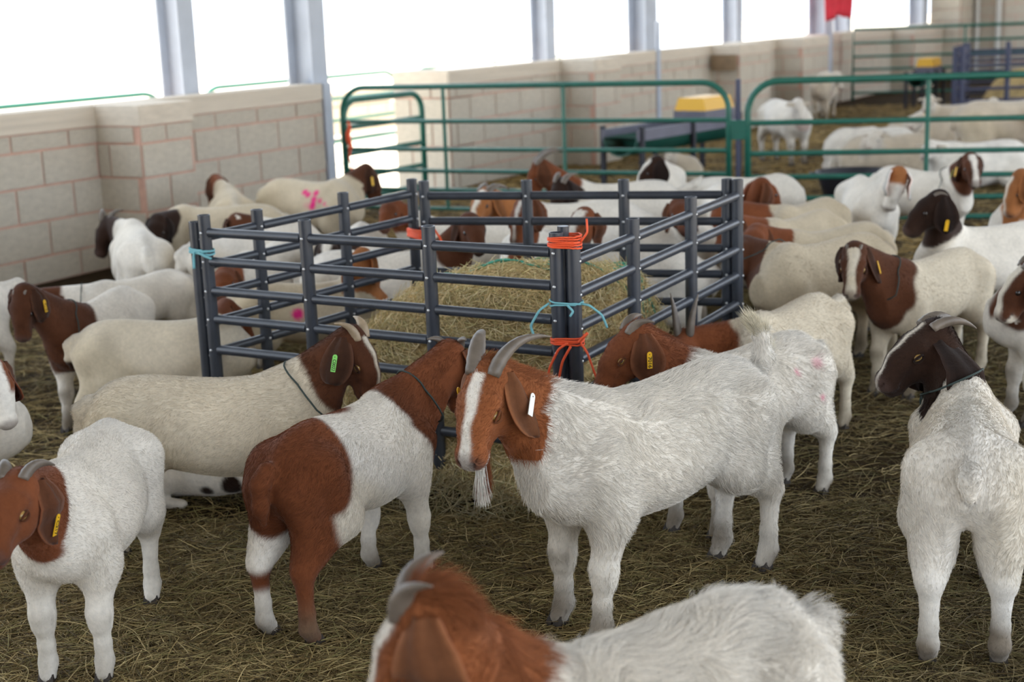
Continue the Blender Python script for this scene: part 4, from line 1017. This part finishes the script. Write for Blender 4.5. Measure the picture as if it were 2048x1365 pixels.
# ---- hay heaped in the pen: mound and loose stalks
PC = (front[0] + front[-1] + back[0] + back[-1]) / 4
def in_frame(p):  # pen coordinates a (front left -> front right), b (front -> back), 0..1
    A, B, D = front[0], front[-1], back[-1]
    M2 = np.array([[B[0] - A[0], D[0] - A[0]], [B[1] - A[1], D[1] - A[1]]]); return np.linalg.solve(M2, (np.asarray(p)[:2] - A[:2]))
bumps = rng.uniform(0, 1, (26, 4))
A_, B_, D_ = front[0], front[-1], back[-1]
def hay_z(a, b):
    z = .66 * np.exp(-(((a - .64) / .54) ** 2 + ((b - .50) / .56) ** 2) ** 2.0)
    z = z + .10 * np.exp(-(((a - .80) / .25) ** 2 + ((b - .25) / .3) ** 2))
    z = z + .11 * np.exp(-(((a - .62) / .22) ** 2 + ((b + .04) / .16) ** 2))
    for i in range(26): z = z + (.02 + .045 * bumps[i, 3]) * (bumps[i, 2] - .35) * np.exp(-(((a - bumps[i, 0]) / .10) ** 2 + ((b - bumps[i, 1]) / .10) ** 2))
    edge = (.22 * sstep(-.24, -.02, b) + .78 * sstep(-.03, .18, b)) * sstep(1.06, .90, b) * sstep(.0, .22, a) * sstep(1.10, .88, a)
    wx = A_[0] + a * (B_[0] - A_[0]) + b * (D_[0] - A_[0]); wy = A_[1] + a * (B_[1] - A_[1]) + b * (D_[1] - A_[1])
    rr_ = unit(right[-1] - right[0]); inr = -(wx - right[0][0]) * rr_[1] + (wy - right[0][1]) * rr_[0]      # metres inside the slanting hurdle
    bk_ = unit(back[-1] - back[0]); inb = -(wx - back[0][0]) * bk_[1] + (wy - back[0][1]) * bk_[0]
    edge = edge * sstep(.012, .17, inr) * sstep(.012, .17, inb)
    return np.maximum(z * edge, 0)
A_, B_, D_ = front[0], front[-1], back[-1]
n1, n2 = 90, 100; aa = np.linspace(-.02, 1.12, n1); bb = np.linspace(-.035, 1.06, n2)
AA, BB = np.meshgrid(aa, bb, indexing='ij')
HP = A_[None, None] + AA[..., None] * (B_ - A_) + BB[..., None] * (D_ - A_); HZ = hay_z(AA, BB); HP[..., 2] = HZ + .012 * rng.normal(size=HZ.shape) * (HZ > .03) - .015
idx = np.arange(n1 * n2).reshape(n1, n2)
Qh = np.stack([idx[:-1, :-1], idx[1:, :-1], idx[1:, 1:], idx[:-1, 1:]], -1).reshape(-1, 4)
hay = empty('hay_heap', tuple(PC)); tag(hay, 'heap of loose yellow hay inside the pipe pen', 'hay')
hm = mesh_quads(HP.reshape(-1, 3), Qh); link('mound', hm, MAT['hay'], hay)
def stalks(name, base, nrm, n, L, colr, rad, lift, parent=None, bend=.25, label=None):
    th = rng.uniform(0, 2 * math.pi, n); d = np.stack([np.cos(th), np.sin(th), np.zeros(n)], 1)
    d = d - nrm * (d * nrm).sum(1)[:, None]; d /= np.linalg.norm(d, axis=1)[:, None] + 1e-9
    d = d + nrm * (rng.normal(0, lift, n)[:, None] + lift * .3); sidev = np.cross(d, nrm)
    bd = rng.normal(0, bend, n)[:, None]; pts = np.zeros((n, 5, 3))
    for i, t in enumerate((-.5, -.25, 0, .25, .5)):
        pts[:, i] = base + d * (L * t)[:, None] + sidev * bd * (L * (t * t - .12))[:, None] * 2 - nrm * (L * .35 * t * t * np.abs(rng.normal(0, .5, n)))[:, None] + nrm * (.006 + .010 * rng.uniform(size=n))[:, None]
    pts[:, :, 2] = np.maximum(pts[:, :, 2], .002 + 0 * pts[:, :, 2])
    cv = bpy.data.hair_curves.new(name); cv.add_curves([5] * n)
    cv.attributes['position'].data.foreach_set('vector', pts.reshape(-1).astype(np.float32))
    ra = cv.attributes.get('radius') or cv.attributes.new('radius', 'FLOAT', 'POINT')
    rv = (rad * rng.uniform(.5, 1.4, n))[:, None] * np.array([.7, 1, 1, .9, .5]); ra.data.foreach_set('value', rv.ravel().astype(np.float32))
    at = cv.attributes.new('col', 'FLOAT_COLOR', 'CURVE'); c4 = np.ones((n, 4), np.float32); c4[:, :3] = colr; at.data.foreach_set('color', c4.ravel())
    o = bpy.data.objects.new(name, cv); COL.objects.link(o); cv.materials.append(MAT['straw']); o['kind'] = 'stuff'
    if parent is not None:
        o.parent = parent; o.matrix_parent_inverse = Matrix.Translation(parent.location).inverted()
    return o
def straw_cols(n, base, var):
    pal = np.array(base); c = pal[rng.integers(0, len(pal), n)] * rng.uniform(1 - var, 1 + var, n)[:, None]; return np.clip(c, .005, .9)
nh = 34000
ia = rng.uniform(-.02, 1.1, nh * 2); ib = rng.uniform(-.24, 1.04, nh * 2); zz = hay_z(ia, ib); keep = rng.uniform(size=nh * 2) < np.clip(zz * 6, 0.02, 1); ia, ib, zz = ia[keep][:nh], ib[keep][:nh], zz[keep][:nh]
hb_ = A_ + ia[:, None] * (B_ - A_) + ib[:, None] * (D_ - A_); hb_[:, 2] = zz
e1 = (hay_z(ia + .02, ib) - hay_z(ia - .02, ib)) / .04 / np.linalg.norm(B_ - A_); e2 = (hay_z(ia, ib + .02) - hay_z(ia, ib - .02)) / .04 / np.linalg.norm(D_ - A_)
hn = np.array([0, 0, 1.]) - e1[:, None] * unit(B_ - A_) - e2[:, None] * unit(D_ - A_); hn /= np.linalg.norm(hn, axis=1)[:, None]
hay_shade = 1 - .62 * sstep(.03, -.06, ib)     # shade put into the colour of hay pulled out under the front rail
stalks('loose_hay', hb_, hn, len(hb_), rng.uniform(.04, .17, len(hb_)), hay_shade[:, None] * straw_cols(len(hb_), [(.74, .58, .31), (.64, .48, .23), (.80, .66, .40), (.44, .33, .15), (.56, .49, .23)], .25), .0011, .22, hay)

# ---- green net lying over the hay
nt_ = MB(); 
def net_patch(a0, a1, b0, b1, na, nb, lift):
    for i in range(na + 1):
        a = a0 + (a1 - a0) * i / na; pts = []
        for j in range(nb * 2 + 1):
            b = b0 + (b1 - b0) * j / (nb * 2); p = A_ + (a + .006 * math.sin(j * 1.3 + i)) * (B_ - A_) + b * (D_ - A_); p[2] = float(hay_z(np.array(a), np.array(b))) + lift + .012 * math.sin(3 * a * 10 + 7 * b * 3); pts.append(p)
        nt_.tube(pts, .0026, 4)
    for j in range(nb + 1):
        b = b0 + (b1 - b0) * j / nb; pts = []
        for i in range(na * 2 + 1):
            a = a0 + (a1 - a0) * i / (na * 2); p = A_ + a * (B_ - A_) + (b + .006 * math.sin(i * 1.7 + j)) * (D_ - A_); p[2] = float(hay_z(np.array(a), np.array(b))) + lift + .012 * math.sin(3 * a * 10 + 7 * b * 3); pts.append(p)
        nt_.tube(pts, .0026, 4)
net_patch(.50, .84, .30, .95, 12, 20, .030)
net_patch(.45, .62, .70, 1.0, 7, 9, .055)
tag(nt_.build('hay_net', MAT['net'], smooth=True), 'torn green plastic net draped over the hay heap', 'net')

# ================================================================== straw bedding on the barn floor
def litter(n, poly, L, cols, rad, lift, name='straw_bedding', label=''):
    (x0, x1, y0, y1) = poly
    b = np.stack([rng.uniform(x0, x1, n), rng.uniform(y0, y1, n), np.zeros(n)], 1)
    ok = (b @ WN) < WD - .05; b = b[ok]; n = len(b)
    cc = straw_cols(n, cols, .35)
    tone_ = np.clip(.78 + .22 * wnoise(b, 2.2, 3), .35, 1.1) * (1 - .45 * sstep(.2, 1.3, b[:, 0]) * sstep(9, 7, b[:, 1]))   # patchy tone, darker towards the right on the nearer floor
    cc = cc * tone_[:, None] * np.array([1, .96, .9])
    o = stalks(name, b, np.tile(np.array([0, 0, 1.]), (n, 1)), n, rng.uniform(*L, n), cc, rad, lift)
    return tag(o, label, 'straw', kind='stuff')
SC = [(.34, .25, .11), (.22, .16, .065), (.58, .46, .23), (.11, .075, .033), (.30, .26, .105), (.19, .13, .05), (.44, .35, .16)]
litter(95000, (-2.3, 3.0, 2.2, 4.4), (.06, .27), SC, .0010, .12, label='trampled straw stalks covering the near floor under the goats')
litter(46000, (-3.2, 5.6, 4.4, 8.5), (.06, .25), SC, .0013, .12, label='straw bedding on the floor around and beyond the pen')
litter(34000, (-2.0, 9.5, 8.5, 22.0), (.08, .30), [(.42, .29, .11), (.34, .23, .08), (.50, .37, .17), (.22, .15, .055)], .003, .12, label='yellow straw spread in the far sheep pen')

# ================================================================== far pens: feeders, tub, pipe pen, cloth, pipes
def feeder(pxa, pxb, z, w, label, yl=(.62, .92)):
    A = atz(*pxa, z) if len(pxa) == 2 else np.array(pxa, float); B = atz(*pxb, z) if len(pxb) == 2 else np.array(pxb, float); d = B - A; L = np.linalg.norm(d); d = d / L; n_ = np.array([-d[1], d[0], 0]); n_ = unit(n_); Z = np.array([0, 0, 1.])
    e = empty('feeder', ((A + B) / 2)[0:2].tolist() + [0]); tag(e, label, 'feeder')
    # half-round trough
    V = []; Fc = []; k = 12
    for p in (A, B):
        for rr_ in (w, w * .9):
            for i in range(k + 1):
                a = math.pi * (1 + i / k); V.append(p + n_ * rr_ * math.cos(a) + Z * rr_ * math.sin(a) * .9)
    m_ = k + 1
    for i in range(k):
        Fc += [(i, i + 1, 2 * m_ + i + 1, 2 * m_ + i), (m_ + i, 3 * m_ + i, 3 * m_ + i + 1, m_ + i + 1)]
    for b0 in (0, 2 * m_):
        for i in range(k): Fc.append((b0 + i, b0 + m_ + i, b0 + m_ + i + 1, b0 + i + 1))
        Fc.append(tuple(b0 + m_ + i for i in range(m_)))
    Fc += [(0, 2 * m_, 3 * m_, m_), (k, m_ + k, 3 * m_ + k, 2 * m_ + k)]
    link('trough', mesh_from(V, Fc, True), MAT['feeder_green'], e)
    mb = MB()
    for sd in (1, -1): mb.box((A + B) / 2 + n_ * sd * w + Z * .02, (L / 2, .015, .05), (d, n_, Z))
    mb.build('rim', MAT['feeder_grey'], e)
    for t in (.02, .5, .98):
        for sd in (1, -1):
            mb = MB(); p = A + d * L * t + n_ * sd * (w + .02); mb.box(np.array([p[0], p[1], (z + .1) / 2]), (.02, .02, (z + .1) / 2), (d, n_, Z)); mb.build('leg', MAT['black_rubber'], e)
    lid = MB(); c = A + d * L * (yl[0] + yl[1]) / 2 + Z * .15; lw = L * (yl[1] - yl[0]) / 2
    VV = [c + d * sx * lw * (1 if kz == 0 else .94) + n_ * sy * w * .9 * (1 if kz == 0 else .8) + Z * kz for kz in (0, .12) for sx, sy in ((-1, -1), (1, -1), (1, 1), (-1, 1))]
    lid.add(VV, [(3, 2, 1, 0), (4, 5, 6, 7), (0, 1, 5, 4), (1, 2, 6, 5), (2, 3, 7, 6), (3, 0, 4, 7)]); lid.build('hopper_lid', MAT['yellow'], e)
    mb = MB(); mb.box(c - Z * .05, (lw * 1.02, w * .95, .05), (d, n_, Z)); mb.build('hopper', MAT['feeder_grey'], e)
    return e
fdr = feeder((1240, 276), (1445, 243), .475, .19, 'long green and grey trough feeder with yellow lid behind the gates', (.66, .96))
feeder((6.02, 20.95, .45), (6.5, 21.75, .45), .45, .14, 'small feeder with yellow lid beside the blue-grey pipe pen', (.45, .98))
# black rubber tub
c = atz(1715, 388, .02); c[2] = 0; rT = .34
V = []; Fc = []; n = 36
for z, r_ in ((.0, rT * .80), (.19, rT), (.21, rT * 1.04), (.21, rT * .96), (.19, rT * .93), (.03, rT * .74)):
    V += [c + np.array([math.cos(2 * math.pi * k / n) * r_, math.sin(2 * math.pi * k / n) * r_, z]) for k in range(n)]
for a in range(5):
    for k in range(n): Fc.append((a * n + k, a * n + (k + 1) % n, (a + 1) * n + (k + 1) % n, (a + 1) * n + k))
Fc.append(tuple(5 * n + k for k in range(n))); Fc.append(tuple(range(n - 1, -1, -1)))
tb_ = empty('rubber_tub', tuple(c)); tag(tb_, 'round black rubber tub on the straw behind the green gate', 'tub')
link('tub', mesh_from(V, Fc, True), MAT['black_rubber'], tb_)
for sd in (1, -1):
    mb = MB(); mb.tube([c + np.array([sd * rT * 1.0, -.06, .195]), c + np.array([sd * rT * 1.14, -.04, .205]), c + np.array([sd * rT * 1.14, .04, .205]), c + np.array([sd * rT * 1.0, .06, .195])], .012, 6); mb.build('handle', MAT['black_rubber'], tb_, smooth=True)
# pipe pen in the far corner
fp = [atz(1925, 222), atz(2010, 208), atz(2110, 190)]
HZs = [.80, .66, .50, .34, .18]
Q0 = atz(1922, 229); Q1 = Q0 + np.array([1.9, .10, 0]); Q2 = Q0 + np.array([.55, 1.5, 0]); Q3 = Q1 + np.array([.5, 1.45, 0])
def line_pts(A, B, k): return [A + (B - A) * i / k for i in range(k + 1)]
hurdle(None, 'blue-grey hurdle facing us in the far corner pen', mtl='navy', pts=line_pts(Q0, Q1, 3), zs=HZs, ztop=.92, r=.035, rr=.022, bolts=False)
hurdle(None, 'blue-grey hurdle on the near side of the far corner pen', mtl='navy', pts=line_pts(Q0 + np.array([-.09, .05, 0]), Q2, 3), zs=HZs, ztop=.92, r=.035, rr=.022, bolts=False)
hurdle(None, 'blue-grey hurdle at the back of the far corner pen', mtl='navy', pts=line_pts(Q2 + np.array([0, .08, 0]), Q3, 3), zs=HZs, ztop=.92, r=.035, rr=.022, bolts=False)
# hay in that pen
V = []; n = 40; cc_ = (Q0 + Q3) / 2
for i in range(n + 1):
    for j in range(n + 1):
        x, y = -1 + 2 * i / n, -1 + 2 * j / n; p = cc_ + np.array([x * .72 + y * .2, y * .55, 0]); p[2] = max(0, .55 * (1 - (x * x) ** 1.5) * (1 - (y * y) ** 1.5)) + .02 * random.random(); V.append(p)
Fc = [(i * (n + 1) + j, (i + 1) * (n + 1) + j, (i + 1) * (n + 1) + j + 1, i * (n + 1) + j + 1) for i in range(n) for j in range(n)]
tag(link('hay_heap', mesh_from(V, Fc, True), MAT['hay']), 'heap of hay inside the blue-grey pipe pen', 'hay')
# far green fence across the barn
FA = wp(22.6, -.25); FB = FA + np.array([7.5, -1.2, 0])
pipe_gate('pipe_gate', FA, FA + (FB - FA) * .5, [1.15, .93, .72, .52, .33, .15], .02, MAT['green'], 'far green pipe gate in front of the block pier', 'gate', uprights=(.45,), left_round=False, right_round=False)
pipe_gate('pipe_gate', FA + (FB - FA) * .508, FB, [1.15, .93, .72, .52, .33, .15], .02, MAT['green'], 'far green pipe gate behind the blue-grey pen', 'gate', uprights=(.5,), left_round=False, right_round=False)
# white pipes on the gable wall
for x, lb in ((1954, 'white upright pipe on the far wall, nearer the corner pier'), (1997, 'white upright pipe on the far wall, over the blue-grey pen')):
    d = ray(x, 60); t = ((wp(30.05) - CPOS) @ WU) / (d @ WU); p = CPOS + d * t; p[2] = 0; p = p - WU * .04
    mb = MB(); mb.tube([p, p + np.array([0, 0, 4.5])], .055, 12)
    tag(mb.build('drain_pipe', MAT['white_pipe'], auto=40), lb, 'pipe')
# red cloth hanging by a column
d = ray(1652, 20); t = (WD - .30) / (d @ WN); p0 = CPOS + d * t; d = ray(1702, 20); t = (WD - .30) / (d @ WN); p1 = CPOS + d * t
V = []; n = 26; mth = 12
for i in range(n + 1):
    for j in range(mth + 1):
        u_, v_ = i / n, j / mth; p = p0 + (p1 - p0) * (u_ * (1 - .18 * v_) + .09 * v_); zt, zb = 2.4, 1.30 + (.08 * math.sin(u_ * 3))
        V.append(np.array([p[0], p[1], zt + (zb - zt) * v_]) + WN * (.05 * math.sin(u_ * 16 + v_ * 2)))
Fc = [(i * (mth + 1) + j, (i + 1) * (mth + 1) + j, (i + 1) * (mth + 1) + j + 1, i * (mth + 1) + j + 1) for i in range(n) for j in range(mth)]
rc_o = link('cloth', mesh_from(V, Fc, True), MAT['red']); rc_o.modifiers.new('thick', 'SOLIDIFY').thickness = .01
tag(rc_o, 'red cloth hanging beside a steel column above the wall', 'cloth')
# board let into a pilaster
mb = MB(); mb.box(wp(17.285, -.22, .88), (.012, .17, .10), (WU, WN, (0, 0, 1)))
tag(mb.build('board', MAT['wood']), 'brown board fixed to the side of a block pilaster', 'board')
# orange strap on the long green gate
mb = MB(); p = GL + unit(GR - GL) * .05; pts = [p + np.array([0, -.03, .80 - .05 * i]) + np.array([.01 * math.sin(i * 1.9), 0, 0]) for i in range(13)]
mb.tube(pts, [.008, .014, .02, .022, .018, .01, .007, .006, .008, .006, .006, .006, .004], 8)
tag(mb.build('twine', MAT['orange'], smooth=True), 'orange twine hanging from the end of the long green gate', 'twine')
